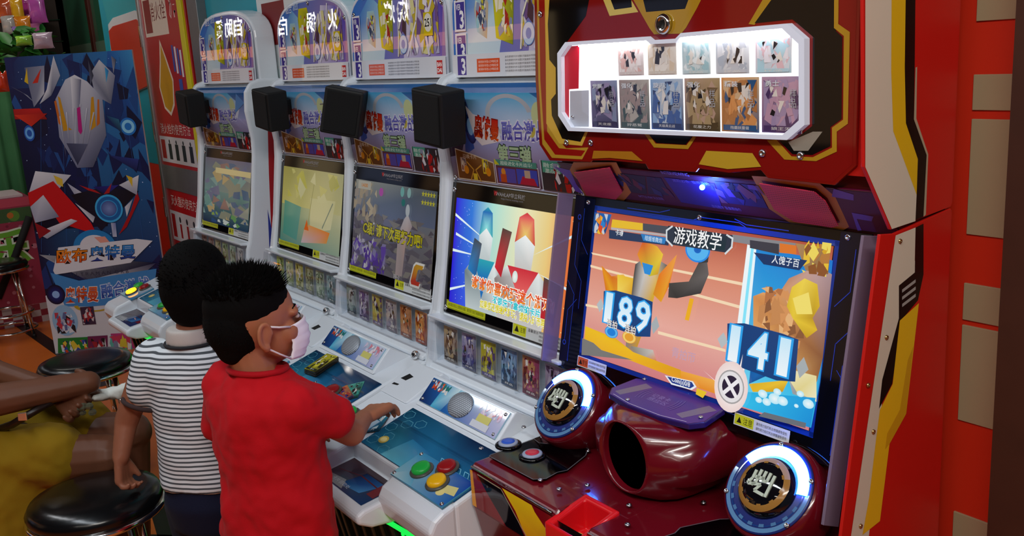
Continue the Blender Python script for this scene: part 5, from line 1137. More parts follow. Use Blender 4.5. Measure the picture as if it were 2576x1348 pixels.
# mask: pleated sheet over nose and chin
def mask_sheet():
    vs = []; fs = []; na, nz = 25, 15
    for j in range(nz):
        t = j/(nz-1); z = -.008-.084*t
        for i in range(na):
            a = R_(-62+124*i/(na-1)); ca = math.cos(a); bulge = .098+.010*math.sin(math.pi*t)-.018*max(0, t-.6)+.0018*math.sin(t*28)
            zz = z+(-.006+.012*t)*(1-ca)*2
            vs.append(h(.066*math.sin(a), .004+bulge*ca*.98, zz))
    for j in range(nz-1):
        for i in range(na-1): k = j*na+i; fs.append((k, k+1, k+na+1, k+na))
    return MB().add(vs, fs)
mk = mask_sheet().build('face_mask', mat('white mask fabric', '#f2f0f8', .8, noise=.03, bump=.2, nscale=90), pa, True)
so = mk.modifiers.new('thickness', 'SOLIDIFY'); so.thickness = .0015
for sx in (-1, 1):
    MB().tube([h(sx*.060,.052,-.014), h(sx*.070,.025,-.008), h(sx*.080,-.006,.002), h(sx*.082,-.018,-.006)], .0024, 6).build('ear_loop', mat('white elastic', '#e8e4e4', .7), mk, True)
    MB().tube([h(sx*.056,.048,-.084), h(sx*.066,.022,-.066), h(sx*.078,-.004,-.046), h(sx*.080,-.014,-.040)], .0024, 6).build('ear_loop', mat('white elastic'), mk, True)
s = MB(); loft(s, [(q(0,y,z), w, d) for z, w, d, y in ((.50,.152,.112,.0),(.54,.156,.116,0),(.60,.150,.110,0),(.70,.142,.106,.005),(.80,.146,.104,0),(.865,.150,.100,0),(.905,.130,.084,0),(.932,.098,.068,0),(.945,.066,.058,.0))], r, f)
se = elb+(q(.125,0,.90)-elb)*.50
s.cone(q(.112,0,.876), se+r*.006, .060, .056, 16, 4); s.cone(q(-.118,0,.888), q(-.195,.045,.775), .060, .062, 16, 4)
sh = blob('t_shirt', s, cloth('red jersey', '#b40c18'), pa, .0075, 8, .030, .085)
ring = [q(.066*math.cos(2*math.pi*i/28), .060*math.sin(2*math.pi*i/28)-.002, .944+.006*math.cos(2*math.pi*i/28+1.57)) for i in range(28)]
MB().tube(ring, .007, 8, True).build('collar', cloth('red rib collar', '#a80e1a'), pa, True)
t = MB(); loft(t, [(q(0,0,.44), .118, .098), (q(0,0,.52), .128, .100), (q(0,0,.57), .122, .094)], r, f)
for sx in (-1, 1): t.cone(q(sx*.066,.01,.50), q(sx*.072,.03,.28), .076, .060, 14, 4); t.cone(q(sx*.072,.03,.28), q(sx*.072,.0,.09), .060, .050, 14, 4)
blob('trousers', t, cloth('black trousers', '#0d0d10'), pa, .010, 4)
for sx in (-1, 1):
    t = MB(); t.cone(q(sx*.072,-.02,.034), q(sx*.078,.10,.030), .036, .034, 14, 5); blob('shoe', t, mat('dark shoe', '#1c1a1c', .5), pa, .007, 3)

# ---- boy in the striped polo shirt, seen from behind
B0 = (-2.40, .655, 0); q, r, f = frame(B0, 47)
pb = thing('person', B0, 'boy in white and grey striped polo shirt seen from behind', 'person')
Hb = Vector((-2.405, .690, 1.070)); b = MB(); h, rot = head(b, Hb, r, f, 1.04)
b.cone(q(0,-.005,.90), h(0,-.030,-.05), .046, .045)
loft(b, [(q(0,0,z), w, d) for z, w, d in ((.48,.11,.085),(.60,.115,.085),(.75,.11,.08),(.85,.12,.078),(.90,.10,.062),(.93,.05,.048))], r, f)
eB = dep(318,1060,2.50); wB = dep(304,1150,2.48); sB = q(-.125,0,.885)
b.cone(sB, eB, .038, .031); b.cone(eB, wB, .030, .022); hand(b, wB, (.05,-.05,-1), (.6,.6,-.1), (-.5,.5,0), .95, (.80,.90,.95,1.0), .35, .3)
eR = q(.19,.06,.70); wR = q(.13,.22,.68); b.cone(q(.125,0,.885), eR, .038, .031); b.cone(eR, wR, .030, .022); hand(b, wR, f, (0,0,-1), -r, .95)
for sx in (-1, 1): b.cone(q(sx*.065,.0,.50), q(sx*.07,.02,.28), .064, .046); b.cone(q(sx*.07,.02,.28), q(sx*.07,-.01,.07), .044, .032)
SK3 = skin('shaded boy skin', '#8a5640'); blob('body', b, SK3, pb, .0042, 4)  # same skin as the other boy, darkened in colour for the shade
for sx in (1, -1): ear(Hb, h, r, f, sx, SK3, pb, 1.04)
hm = MB(); hm.ball(h(0,-.016,.030), (.080,.098,.086), 24, 16, rot); hm.ball(h(0,-.045,-.002), (.077,.070,.084), 20, 14, rot); hm.ball(h(0,-.058,-.050), (.058,.040,.046), 16, 12, rot)
hb = blob('hair', hm, M_hair, pb, .006, 3)
sp_ = MB(); spikes(sp_, ellip_pts(1500, 15, h(0,-.020,.020), .080, .096, .090, rot, lambda p: p.z > -.06 and p.y < .07), 16, .006, .014, Vector((0,0,.1)), .002)
sp_.build('hair_tufts', M_hair, hb)['kind'] = 'stuff'
for sx in (-1, 1):
    ey = MB().ball(h(sx*.031,.0765,.0), (.013,.007,.0065), 12, 8, rot).build('eye', mat('eye white'), pb, True); MB().ball(h(sx*.031,.0825,.0), (.0055,.003,.0055), 10, 8, rot).build('iris', mat('dark iris'), ey, True)
def stripes():
    m = cloth('striped jersey', '#d2d8de'); nt = m.node_tree; b_ = nt.nodes['Principled BSDF']
    for l_ in list(b_.inputs['Base Color'].links): nt.links.remove(l_)
    tc = nt.nodes.new('ShaderNodeTexCoord'); sx = nt.nodes.new('ShaderNodeSeparateXYZ'); nz = nt.nodes.new('ShaderNodeTexNoise'); nz.inputs['Scale'].default_value = 7
    mu = nt.nodes.new('ShaderNodeMath'); mu.operation = 'MULTIPLY_ADD'; mu.inputs[1].default_value = .008
    dv = nt.nodes.new('ShaderNodeMath'); dv.operation = 'DIVIDE'; dv.inputs[1].default_value = .0120; fr = nt.nodes.new('ShaderNodeMath'); fr.operation = 'FRACT'
    cr = nt.nodes.new('ShaderNodeValToRGB'); e = cr.color_ramp.elements; e[0].position = .40; e[1].position = .48; e[0].color = lin('#4a4f55')+(1,); e[1].color = lin('#d2d8de')+(1,)
    nt.links.new(tc.outputs['Object'], sx.inputs[0]); nt.links.new(tc.outputs['Object'], nz.inputs['Vector']); nt.links.new(nz.outputs['Fac'], mu.inputs[0]); nt.links.new(sx.outputs['Z'], mu.inputs[2])
    nt.links.new(mu.outputs[0], dv.inputs[0]); nt.links.new(dv.outputs[0], fr.inputs[0]); nt.links.new(fr.outputs[0], cr.inputs[0]); nt.links.new(cr.outputs[0], b_.inputs['Base Color'])
    e2 = cr.color_ramp.elements.new(.0); e2.color = lin('#d2d8de')+(1,); e3 = cr.color_ramp.elements.new(.06); e3.color = lin('#4a4f55')+(1,); return m
s = MB(); loft(s, [(q(0,0,z), w, d) for z, w, d in ((.545,.138,.108),(.60,.138,.106),(.70,.132,.102),(.80,.134,.100),(.86,.142,.094),(.895,.128,.080),(.920,.085,.064),(.935,.060,.056))], r, f)
s.cone(q(-.112,0,.878), q(-.140,-.015,.80), .056, .050, 16, 4); s.cone(q(.112,0,.878), q(.175,.03,.79), .056, .054, 16, 4)
blob('polo_shirt', s, stripes(), pb, .0075, 8, .016, .12)
d_ = (q(-.140,-.015,.80)-q(-.112,0,.878)).normalized(); c_ = q(-.143,-.016,.79)-d_*-.028
x_ = d_.orthogonal().normalized(); y_ = d_.cross(x_); MB().tube([c_+x_*(.049*math.cos(2*math.pi*i/24))+y_*(.049*math.sin(2*math.pi*i/24)) for i in range(24)], .006, 8, True).build('sleeve_band', cloth('dark sleeve band', '#3a2c2c'), pb, True)
cm = MB(); loft(cm, [(q(0,-.004,.925), .066, .062), (q(0,-.008,.948), .061, .058), (q(0,-.010,.968), .056, .054)], r, f); co = blob('collar', cm, cloth('pale grey collar', '#b9b2ae'), pb, .006, 3)
MB().tube([q(.067*math.cos(2*math.pi*i/28), .063*math.sin(2*math.pi*i/28)-.005, .927) for i in range(28)], .004, 6, True).build('collar_seam', cloth('dark seam', '#2a2a2e'), co, True)
t = MB(); loft(t, [(q(0,0,.42), .118, .10), (q(0,-.01,.50), .130, .104), (q(0,0,.57), .120, .094)], r, f)
for sx in (-1, 1): t.cone(q(sx*.066,.0,.48), q(sx*.072,.02,.27), .074, .058, 14, 4); t.cone(q(sx*.072,.02,.27), q(sx*.072,-.01,.09), .058, .05, 14, 4)
blob('jeans', t, cloth('dark blue denim', '#10142a'), pb, .010, 4)
for sx in (-1, 1):
    t = MB(); t.cone(q(sx*.072,-.03,.034), q(sx*.078,.09,.030), .036, .034, 14, 5); blob('shoe', t, mat('dark shoe'), pb, .007, 3)

# ---- seated person in mustard dress, mostly outside the frame
SK2 = skin('shaded brown skin', '#643c29')  # skin colour darkened to carry the dim light at the left
W0 = (-3.13, .115, 0); q, r, f = frame(W0, -36)
pw = thing('person', W0, 'seated adult in mustard yellow dress with hands held together over the lap', 'person')
b = MB()
loft(b, [(q(0,0,.46), .17, .14), (q(0,-.03,.56), .17, .14), (q(0,-.12,.72), .135, .105), (q(0,-.17,.90), .16, .11), (q(0,-.19,.98), .14, .085), (q(0,-.19,1.02), .07, .06)], r, f)
for sx in (-1, 1): b.cone(q(sx*.09,.02,.535), q(sx*.085,.50,.545), .085, .064); b.cone(q(sx*.085,.50,.545), q(sx*.08,.46,.10), .058, .038)
Hw = q(0,-.17,1.20); h, rot = head(b, Hw, r, f, 1.18); b.cone(q(0,-.19,1.0), h(0,-.02,-.05), .055, .052)
e1 = dep(-90,1022,2.58); w1 = dep(222,962,2.72); b.cone(q(.165,-.19,.95), e1, .052, .046); b.cone(e1, w1, .050, .034)
hand(b, w1, dep(246,985,2.86)-w1, (-.5,-.6,-.4), (-.3,.2,.9), 1.10, (.8,.9,1.,1.))
e2 = q(-.20,.05,.72); w2 = dep(150,990,2.74); b.cone(q(-.165,-.19,.95), e2, .050, .044); b.cone(e2, w2, .044, .031)
hand(b, w2, dep(200,1030,2.70)-w2, (.75,-.50,.55), (.35,.55,.7), 1.30, (.55,.62,.7,.75), .40, .8)
blob('body', b, SK2, pw, .0042, 4)
for sx in (1, -1): ear(Hw, h, r, f, sx, SK2, pw, 1.18)
hm = MB(); hm.ball(h(0,-.018,.030), (.090,.112,.098), 20, 14, rot); hm.ball(h(0,-.06,-.04), (.080,.060,.11), 18, 12, rot); blob('hair', hm, M_hair, pw, .008, 4)
for sx in (-1, 1):
    ey = MB().ball(h(sx*.031,.0765,.0), (.015,.008,.0075), 12, 8, rot).build('eye', mat('eye white'), pw, True); MB().ball(h(sx*.031,.0835,.0), (.006,.003,.006), 10, 8, rot).build('iris', mat('dark iris'), ey, True)
d = MB(); loft(d, [(q(0,-.02,.42), .20, .17), (q(0,-.02,.55), .19, .16), (q(0,-.12,.72), .150, .120), (q(0,-.17,.90), .172, .122), (q(0,-.19,.975), .15, .095), (q(0,-.19,1.005), .09, .07)], r, f)
for sx in (-1, 1): d.cone(q(sx*.10,.02,.545), q(sx*.10,.36,.565), .105, .088, 16, 4)
loft(d, [(q(.02,.16,.54), .20, .20), (q(.03,.14,.40), .21, .22), (q(.05,.10,.26), .22, .25)], r, f)
for sx in (-1, 1): d.cone(q(sx*.14,-.19,.955), q(sx*.20,-.15,.84), .068, .070, 14, 4)
blob('dress', d, cloth('shaded mustard cotton', '#86680f'), pw, .009, 8, .032, .10)  # mustard darkened in the colour for the weaker light here
for sx in (-1, 1):
    t = MB(); t.cone(q(sx*.08,.44,.035), q(sx*.085,.60,.030), .040, .038, 14, 5); blob('shoe', t, mat('tan sandal', '#6c4c34', .6), pw, .008, 3)
# ------------------------------------------------------------------ standee, stools, small things
EXP = Vector((math.cos(YAW), math.sin(YAW), 0)); PO = Vector((-6.07, .85, 0)); PH = 1.735; PWd = .715
QP = Plane(PO, EXP, (0, 0, 1))
po = thing('poster_standee', PO+EXP*(PWd/2), 'tall blue standee poster with silver and red artwork beside the fire hydrant cabinet', 'poster')
MB().slab([QP.pt(0,.0), QP.pt(PWd,.0), QP.pt(PWd,PH), QP.pt(0,PH)], -QP.n, .02).build('board', mat('white foam board', '#d8dade', .6), po, bevel=.002)
MB().slab([QP.pt(.25,.0,-.02), QP.pt(.47,.0,-.02), QP.pt(.36,1.1,-.02)], -QP.n, .22).build('back_strut', mat('white foam board'), po)
p = Paint(QP, .001); Q = lambda *pts: [(min(max(a, .003), PWd-.003), min(max(b, .004), PH-.003)) for a, b in QP.poly(pts)]
def qp(col, *pts): p.poly(Q(*pts), col)
p.quad4(0,.36,PWd,PH,'#0a1030','#0c1c50','#2a7cc0','#0c1c54'); p.quad4(0,.75,PWd*.6,PH*.9,'#050818','#0a1436','#0e2660','#0a1848')
p.poly([(PWd,PH),(PWd,1.2),(.50,1.35),(.58,PH)],['#3a94d0','#123c80','#0a1c50','#1c5cac'])
rg = random.Random(17)
for _ in range(90): p.circ(rg.uniform(.01,PWd-.01),rg.uniform(.5,PH-.01),rg.uniform(.001,.0035),'#b8d0f4',n=5); p.h -= p.STEP
p.h += p.STEP
p.shards(0,.40,PWd,PH,70,['#0c1a4c','#12306c','#0a1236','#1a4a8c','#0e2258'],.09,88,1.8)
for k in range(5): p.line([(.02+.15*k,.62),(.20+.11*k,1.70)],.0018,'#2a5ca0')
# plain angular silver forms in place of the printed heroes
qp(['#c8ccd8','#8a90a4','#5a6078','#9aa0b4'],(18,215),(60,235),(95,265),(70,240)); qp(['#c8ccd8','#a0a6b8','#5c6480','#b8bcc8','#e0e2ea'],(135,140),(152,190),(130,240),(100,262),(118,225))
qp(['#5c627c','#8c92a8','#c4c8d4','#767c94'],(62,170),(112,165),(112,235),(86,270)); qp('#c82c1c',(82,210),(104,172),(96,208)); qp('#d8b420',(62,205),(68,170),(72,212))
qp(['#8c92a6','#c8ccd6','#8086a0','#5a6078','#a8aec0'],(228,185),(250,150),(290,190),(280,262),(240,240)); qp(['#2c9cd8','#1c6cb0','#3cacdc'],(264,168),(274,178),(268,208)); qp(['#6a7088','#40465c','#9aa0b0'],(280,140),(292,150),(286,185)); qp(['#40465c','#20263c','#5a6078'],(222,150),(236,190),(228,215))
qp(['#9aa0b6','#c4c8d6','#dfe2ea','#c4c8d6','#8c92aa','#666c86','#4c526c','#6c7290','#8a90a8'],(140,250),(165,200),(188,188),(220,205),(258,245),(268,340),(235,420),(195,422),(150,345))
qp(['#e6e8f0','#9096ae','#5c6280'],(178,195),(192,420),(205,200)); qp('#c89018',(146,242),(152,246),(170,318),(182,326),(160,330)); qp('#c8661c',(137,255),(142,252),(156,318),(148,310)); qp('#c89018',(230,245),(236,243),(242,318),(226,330)); qp('#c8661c',(246,250),(250,250),(252,310),(244,318))
for k in range(6): qp(['#e8eaf2','#7c829c','#5c6280'],(150+k*17,262+abs(k-3)*10),(154+k*17,262+abs(k-3)*10),(168+k*9,400))
qp(['#3c4260','#585e7c','#2c3250'],(168,360),(222,362),(196,415))
qp('#b8147c',(194,272),(202,268),(208,330),(204,338),(198,330))
qp(['#b01818','#c81c1c','#801010','#a01414'],(30,275),(100,272),(120,300),(34,300)); qp(['#d8341c','#a01414','#c82818'],(28,290),(120,285),(80,318)); a, b = QP.px(75,335); p.circ(a,b,.030,'#1c54b0',.045); p.ring(a,b,.014,.024,'#6ab0ec',asp=1.4)
a, b = QP.px(323,318); p.circ(a,b,.046,'#1c74c8',.050); p.ring(a,b,.020,.036,'#8cd0f4',asp=1.05); qp(['#14406c','#0a2448','#2c6c8c'],(268,290),(310,340),(300,300)); qp(['#1c2c6c','#2c3c88','#141c4c'],(275,390),(350,400),(345,430))
# torso: red, black and silver bands, blue disc
qp(['#b0b6c8','#e0e2ea','#c0c4d2','#8c92a8'],(70,490),(90,430),(180,440),(110,520)); qp('#c8141c',(70,485),(135,455),(230,560),(245,590),(150,560),(110,500),(75,520)); qp('#d8b83c',(135,440),(158,450),(160,470),(145,462))
qp(['#a8aec4','#d8dae4','#8a90a6'],(170,460),(240,505),(205,515)); qp(['#0a0c18','#141830','#0a0c18','#10142c'],(180,490),(260,470),(350,480),(255,580)); qp('#b01c20',(200,465),(240,478),(256,488),(222,478)); qp(['#1c1c6c','#2c2c8c','#141448'],(235,470),(300,465),(268,490)); qp('#b01c20',(262,488),(282,460),(276,485)); qp('#a8141c',(345,480),(352,500),(320,570),(300,590),(330,530))
qp(['#c0c4d2','#e0e2ea','#9096ac'],(300,465),(350,440),(345,490)); qp('#d8b42c',(318,440),(334,446),(334,470)); qp(['#d8dae4','#9aa0b4','#c8ccd8'],(190,510),(240,545),(235,560)); qp(['#d8dae4','#9aa0b4','#c8ccd8'],(315,520),(335,500),(320,545))
a, b = QP.px(275,524); p.circ(a,b,.080,'#1c84d0',.082,edge='#3cb0ec'); p.ring(a,b,.050,.070,'#1060a8'); p.circ(a,b,.045,'#7c94cc',edge='#40589c'); qp(['#b0b8d0','#6c7cb8','#c0c8dc'],(280,560),(292,560),(295,595),(285,595))
qp(['#c4c8d8','#e2e4ec','#a8aec2','#8c92aa'],(92,585),(180,550),(196,555),(120,600)); qp(['#a0a6bc','#c8ccda','#707690'],(75,520),(110,490),(150,545),(90,560)); qp('#8c1420',(80,530),(90,560),(130,580),(100,600))
# lower logos
p.quad4(0,.0,PWd,.36,'#cfd2d8','#d2d4da','#c8ccd6','#c8ccd8'); qp(['#c8ccd6','#0c1c50','#0c1c50','#c8ccd6'],(100,640),(220,705),(395,660),(300,740))
a, b = QP.px(240,622); p.ring(a,b,.085,.125,'#1c7cc0',asp=.85); p.circ(a,b,.088,'#d8dae4',.075); qp('#e09c8c',(238,596),(265,594),(285,618),(262,618)); p.ring(a,b-.06,.10,.13,'#18206c',asp=.5,t0=180,t1=360)
qp('#d8dce6',(135,680),(148,622),(345,600),(385,605),(330,660),(140,690))
a, b = QP.px(182,643); p.text('欧布',a,b,.085,'#d8481c',.19,.02,.15,outline='#2a0c08',ow=.03,col2='#e89018'); a, b = QP.px(282,635); p.text('奥特曼',a,b,.085,'#14308c',.27,.02,.15,outline='#0a0c20',ow=.03,col2='#2a8cd8')
a, b = QP.px(252,686); p.text('U L T R A M A N  O R B',a,b,.020,'#33364c',.34)
qp('#3c86c8',(128,685),(200,705),(395,675),(392,700),(345,760),(230,770),(165,770)); a, b = QP.px(205,740); p.text('奥特曼',a,b,.095,'#b83014',.20,.02,.2,-.03,outline='#f0e4e0',ow=.04,col2='#d85a1c'); a, b = QP.px(315,722); p.text('融合激战',a,b,.085,'#2440a0',.30,.02,.2,.12,outline='#d8e4f4',ow=.04,col2='#4a7cd0')
a, b = QP.px(142,740); p.circ(a,b,.055,'#14308c',.06,edge='#0a0c20'); p.circ(a,b,.022,'#8cb4ec'); p.ring(*QP.px(240,765),.10,.125,'#b89c2c',asp=.35,t0=180,t1=360)
a, b = QP.px(165,805); p.circ(a,b,.075,'#8cb8dc',.095); p.shards(a-.055,b-.08,a+.055,b+.05,26,['#c03c4c','#d8dce6','#5a6a9c','#1c1c24','#a8b0c8'],.03,91); a, b = QP.px(223,793); p.rect(a-.04,b-.055,a+.04,b+.055,'#3c2c44'); p.shards(a-.036,b-.05,a+.036,b+.05,22,['#c8c0c4','#14143c','#a02c34','#e0dce0'],.025,92)
qp('#1c7c34',(147,850),(226,846),(226,900),(150,900)); qp('#6c2450',(222,845),(272,842),(276,900),(226,900)); qp('#b83c7c',(280,838),(338,835),(345,900),(284,900))
a, b = QP.px(190,875); p.shards(a-.08,b-.05,a+.08,b+.05,28,['#d84c20','#2c4ca8','#e0c43c','#d8dce0','#1c2c5c'],.035,93); a, b = QP.px(248,870); p.shards(a-.05,b-.05,a+.05,b+.05,20,['#1c1c20','#c8ccd0','#a02430'],.03,94); a, b = QP.px(308,868); p.shards(a-.07,b-.07,a+.06,b+.07,30,['#5cb4a8','#e0e4e0','#c83c5c','#d8c83c','#7c88a8'],.04,95)
p.build('printed_artwork', print_mat('satin poster print', .35), po)

# ---- stools
def stool(c, lab, zs=.50, rad=.172, cam_rot=0):
    x, y = c; o = thing('bar_stool', (x, y, 0), lab, 'stool', 'round black stools')
    MB().lathe([(.06,zs-.06),(rad-.02,zs-.058),(rad-.004,zs-.045),(rad,zs-.028),(rad-.010,zs-.010),(rad-.045,zs-.001),(rad*.45,zs+.002),(.01,zs+.002)], (x, y, 0), (0,0,1), 40).build('seat', mat('black vinyl', '#0a0b0d', .22, noise=.2, nscale=40, bump=.06), o, True)
    MB().tube([(x+(rad-.006)*math.cos(2*math.pi*i/40), y+(rad-.006)*math.sin(2*math.pi*i/40), zs-.054) for i in range(40)], .010, 8, True).build('seat_rim', M_chrome, o, True)
    for k in range(4):
        a = R_(45+90*k+cam_rot); MB().tube([(x+.115*math.cos(a), y+.115*math.sin(a), zs-.055), (x+.165*math.cos(a), y+.165*math.sin(a), .012)], .0105, 10).build('leg', M_chrome, o, True)
        MB().lathe([(.014,0),(.014,.012),(.011,.018)], (x+.166*math.cos(a), y+.166*math.sin(a), 0), (0,0,1), 12).build('foot', M_black, o)
    for z, r_ in ((.16,.154),(.05,.160)):
        MB().tube([(x+r_*math.cos(2*math.pi*i/40), y+r_*math.sin(2*math.pi*i/40), z) for i in range(40)], .0085, 8, True).build('foot_ring', M_chrome, o, True)
    return o
stool((-2.575, .392), 'black round stool with chrome rim beside the striped-shirt boy', .53)
stool((-3.95, .650), 'black round stool standing in front of the blue standee', .52, .178)
stool((-6.72, .700), 'black round stool with chrome foot ring beside the pink carton')
stool((-3.15, .085), 'black round stool under the seated adult in mustard dress', .45, .172)

# ---- things on the decks
def cardobj(u, v, k, size, pal, seed, lab, rotz, z=0., th=.0008, grp=None, text='卡片', edge='#3a3424'):
    n = Vector((0, -.306, 1)).normalized(); o0 = Vector((0, 1.158+OFFS[k][1], .667+.0045+z)); d = ray(u, v); c = CAM+d*((o0-CAM).dot(n)/d.dot(n))
    o = card_mesh('c', size[0], size[1], pal, seed, th=th, text=text, edge=edge).build('game_card', print_mat('glossy card print', .12), None); o.location = c
    # lay the card on the slope: card front (-y) turned up
    o.rotation_mode = 'QUATERNION'; o.rotation_quaternion = Matrix.Rotation(math.atan(.306), 3, 'X').to_quaternion() @ Matrix.Rotation(R_(rotz), 3, 'Z').to_quaternion() @ Matrix.Rotation(R_(-90), 3, 'X').to_quaternion()
    return tag(o, lab, 'card', grp)
STK = ['#3c3418','#241f10','#5c5220','#2c2814']
first = None
NS = 22
for i in range(NS):
    z = .0013*i+.001; lab = 'dark edged card in the stack under the yellow card on the console'
    if i == NS-1: o = cardobj(808, 912, 3, (.064,.092), ['#b8b01c','#2c2a10','#d8d040','#8c8818'], 301, 'yellow and black card on top of the card stack on the console', 8, z, .0012, text='卡')
    else: o = cardobj(809+(i*7 % 5-2)*.7, 924+(i*5 % 3-1)*.6-i*.55, 3, (.064,.092), STK, 300, lab, 8+(i*37 % 9-4)*.7, z, .0012, 'stacked cards on the console')
cardobj(856, 996, 3, (.068,.098), ['#3c2c7c','#241c44','#c87c3c','#a83c34'], 311, 'violet and orange card lying on the console by the boy', 76, .0012, .001, text='卡')
cardobj(884, 985, 3, (.064,.092), ['#1c6c64','#14403c','#3c9c8c','#5cb0a0'], 317, 'dark green card lying half under the violet card', 48, -.0006, .0008)
cardobj(945, 1062, 4, (.062,.088), ['#1c5c7c','#123c54','#3c8ca8','#c8d8d8'], 319, 'blue card on the console under the boy\'s hand', 35, .0, .001)

# ---- held and worn things of the seated adult
c = dep(214, 1026, 2.665); rg = random.Random(2); mb = MB()
for i in range(7): mb.ball(c+Vector((rg.uniform(-.016,.016), rg.uniform(-.016,.016), rg.uniform(-.014,.014))), (rg.uniform(.007,.013), rg.uniform(.007,.013), rg.uniform(.006,.012)), 5, 4)
tag(mb.build('plastic_wrapper', mat('crumpled clear film', '#8c8c74', .12, spec=.9, trans=.75), None), 'crumpled shiny clear plastic wrapper in the seated adult\'s hand', 'wrapper')
mb = MB(); c = dep(283, 993, 2.80)
mb.cone(c-EXP*.050+Vector((0,0,-.004)), c+EXP*.050+Vector((0,0,.016)), .016, .020); mb.cone(c-EXP*.045+Vector((0,0,.008)), c+EXP*.02, .014, .016); mb.ball(c+EXP*.055+Vector((0,0,.012)), (.018,.018,.028)); mb.cone(c, dep(240,1000,2.74), .014, .010)
blob('white_tissue', mb, cloth('white tissue', '#cfd2cc', .9), None, .005, 3, .012, .03); tag(bpy.data.objects['white_tissue'], 'crumpled white tissue held beside the seated adult\'s hands', 'tissue')
hb_ = thing('handbag', dep(55, 1075, 2.72), 'dark brown handbag with metal buckle on the seated adult\'s lap', 'handbag')
c = dep(40, 1085, 2.74); mb = MB(); mb.ball(c+Vector((0,0,-.02)), (.085,.05,.045), 18, 12); blob('bag', mb, mat('dark brown leather', '#1c0e0a', .4, noise=.2, bump=.1), hb_, .006, 4)
MB().tube([dep(-20,1085,2.68), dep(30,1068,2.64), dep(60,1050,2.62), dep(120,1015,2.66), dep(150,1000,2.76)], .011, 8).build('strap', mat('dark brown leather'), hb_, True)
c = dep(58, 1047, 2.60); x_ = EXP; z_ = Vector((0,0,1)); mb = MB()
mb.slab([c+x_*-.013+z_*-.011, c+x_*.012+z_*-.012, c+x_*.013+z_*.012, c+x_*-.011+z_*.011], (.8,-.57,.1), .006); mb.build('buckle', mat('polished rose metal', '#ece0d8', .15, .9), hb_, bevel=.002)

# ---- far left: carton, candy display, leaves, green board
bx = thing('strawberry_carton', (-7.15, .72, 0), 'pink carton with white dots and green lettering behind the far stool', 'carton')
BX = -6.98; MB().box((-7.45, .35, .0), (BX, .985, .855)).build('box', mat('pink carton', '#8c2c44', .55, noise=.05), bx, bevel=.004)
BPl = Plane((BX, .35, 0), (0, 1, 0), (0, 0, 1)); p = Paint(BPl, .001); rg = random.Random(4)
p.rect(0,.0,.635,.855,'#983048'); p.rect(0,.80,.635,.855,'#c0485c')
for _ in range(130): p.circ(rg.uniform(.01,.62),rg.uniform(.02,.78),rg.uniform(.006,.018),rg.choice(['#c07888','#b0687c','#7c2038']),n=10); p.h -= p.STEP
p.h += p.STEP; p.rect(0,.0,.635,.13,'#b8b0b0')
for i in range(11):
    for j in range(3):
        if (i+j) % 2: p.rect(.058*i,.043*j,.058*(i+1),.043*(j+1),'#8c2c3c'); p.h -= p.STEP
p.h += p.STEP; p.rect(0,.70,.635,.79,'#3c5c34'); p.circ(.52,.74,.035,'#5c8c34'); p.circ(.50,.745,.02,'#c06c2c')
p.text('乐',.46,.53,.24,'#6cac34',.24,.03,outline='#e0e8d0',ow=.05); p.build('carton_print', M_print, bx)
MB().box((-7.42, .38, .856), (-7.02, .95, .870)).build('lid', mat('pale carton lid', '#c8b4b4', .6), bx)
tag(MB().tube([at(74,545,'x',-6.945), at(40,640,'x',-6.945), at(-5,750,'x',-6.945)], .024, 8).build('black_umbrella', mat('black cloth', '#0b0a0b', .8), None, True), 'folded black umbrella leaning across the pink carton', 'umbrella')
gb = thing('green_curtain', (-7.64, .90, 0), 'dull green pleated curtain at the far left edge', 'curtain')
mb = MB(); n = 40
for side_ in (0, 1):
    pass
prof = [(-7.62+.025*math.sin(i*.9), .62+.56*i/n) for i in range(n+1)]+[(-7.66+.025*math.sin(i*.9), .62+.56*i/n) for i in range(n, -1, -1)]
mb.prism(prof, 'z', 0.0, 1.62).build('pleated_cloth', cloth('green curtain cloth', '#3f7048'), gb, True)
MB().tube([(-7.64,.59,1.63),(-7.64,1.21,1.63)], .012, 8).build('curtain_rod', M_steel, gb, True)
ga = thing('leaf_garland', (-7.3, 1.05, 1.6), 'artificial green leaf garland below the hanging candy bags', 'garland')
lf = MB().add([(0,0,0),(.035,.05,.01),(.03,.10,0),(0,.14,-.015),(-.03,.10,0),(-.035,.05,.01),(0,.07,-.012)], [(0,1,6),(1,2,6),(2,3,6),(3,4,6),(4,5,6),(5,0,6)])
me = None; rg = random.Random(31)
st = [dep(-10,150,6.3), dep(40,118,6.3), dep(85,125,6.3), dep(140,135,6.3)]
o = org(ga)
MB().tube(st, .008, 6).build('vine', mat('dark green stem', '#20401c', .6), ga, True)
for i in range(60):
    t = rg.uniform(0, 2.99); k = int(t); q0 = st[k].lerp(st[k+1], t-k)+Vector((rg.uniform(-.05,.12), rg.uniform(-.05,.05), rg.uniform(-.09,.10)))
    if me is None:
        ob = lf.build('leaf', mat('garland leaf', '#2c6c24', .5, noise=.3, nscale=12), None, True); me = ob.data
    else: ob = bpy.data.objects.new('leaf', me); COL.objects.link(ob)
    ob.parent = ga; ob.location = q0-o; ob.rotation_euler = (rg.uniform(-1.2,1.2), rg.uniform(-1.2,1.2), rg.uniform(0,6.28)); s_ = rg.uniform(.6,1.1); ob.scale = (s_,)*3
rk = thing('display_rack', (-8.10, 1.2, 0), 'dark wire rack holding candy bags at the far left', 'rack')
MB().box((-8.12, .70, 1.55), (-8.10, 1.60, 2.35)).build('back_board', mat('dark rack board', '#2a1c14', .6, noise=.2), rk)
MB().box((-8.14, .70, 0), (-8.10, .74, 2.35)).build('upright', M_black, rk); MB().box((-8.14, 1.55, 0), (-8.10, 1.60, 2.35)).build('upright', M_black, rk)
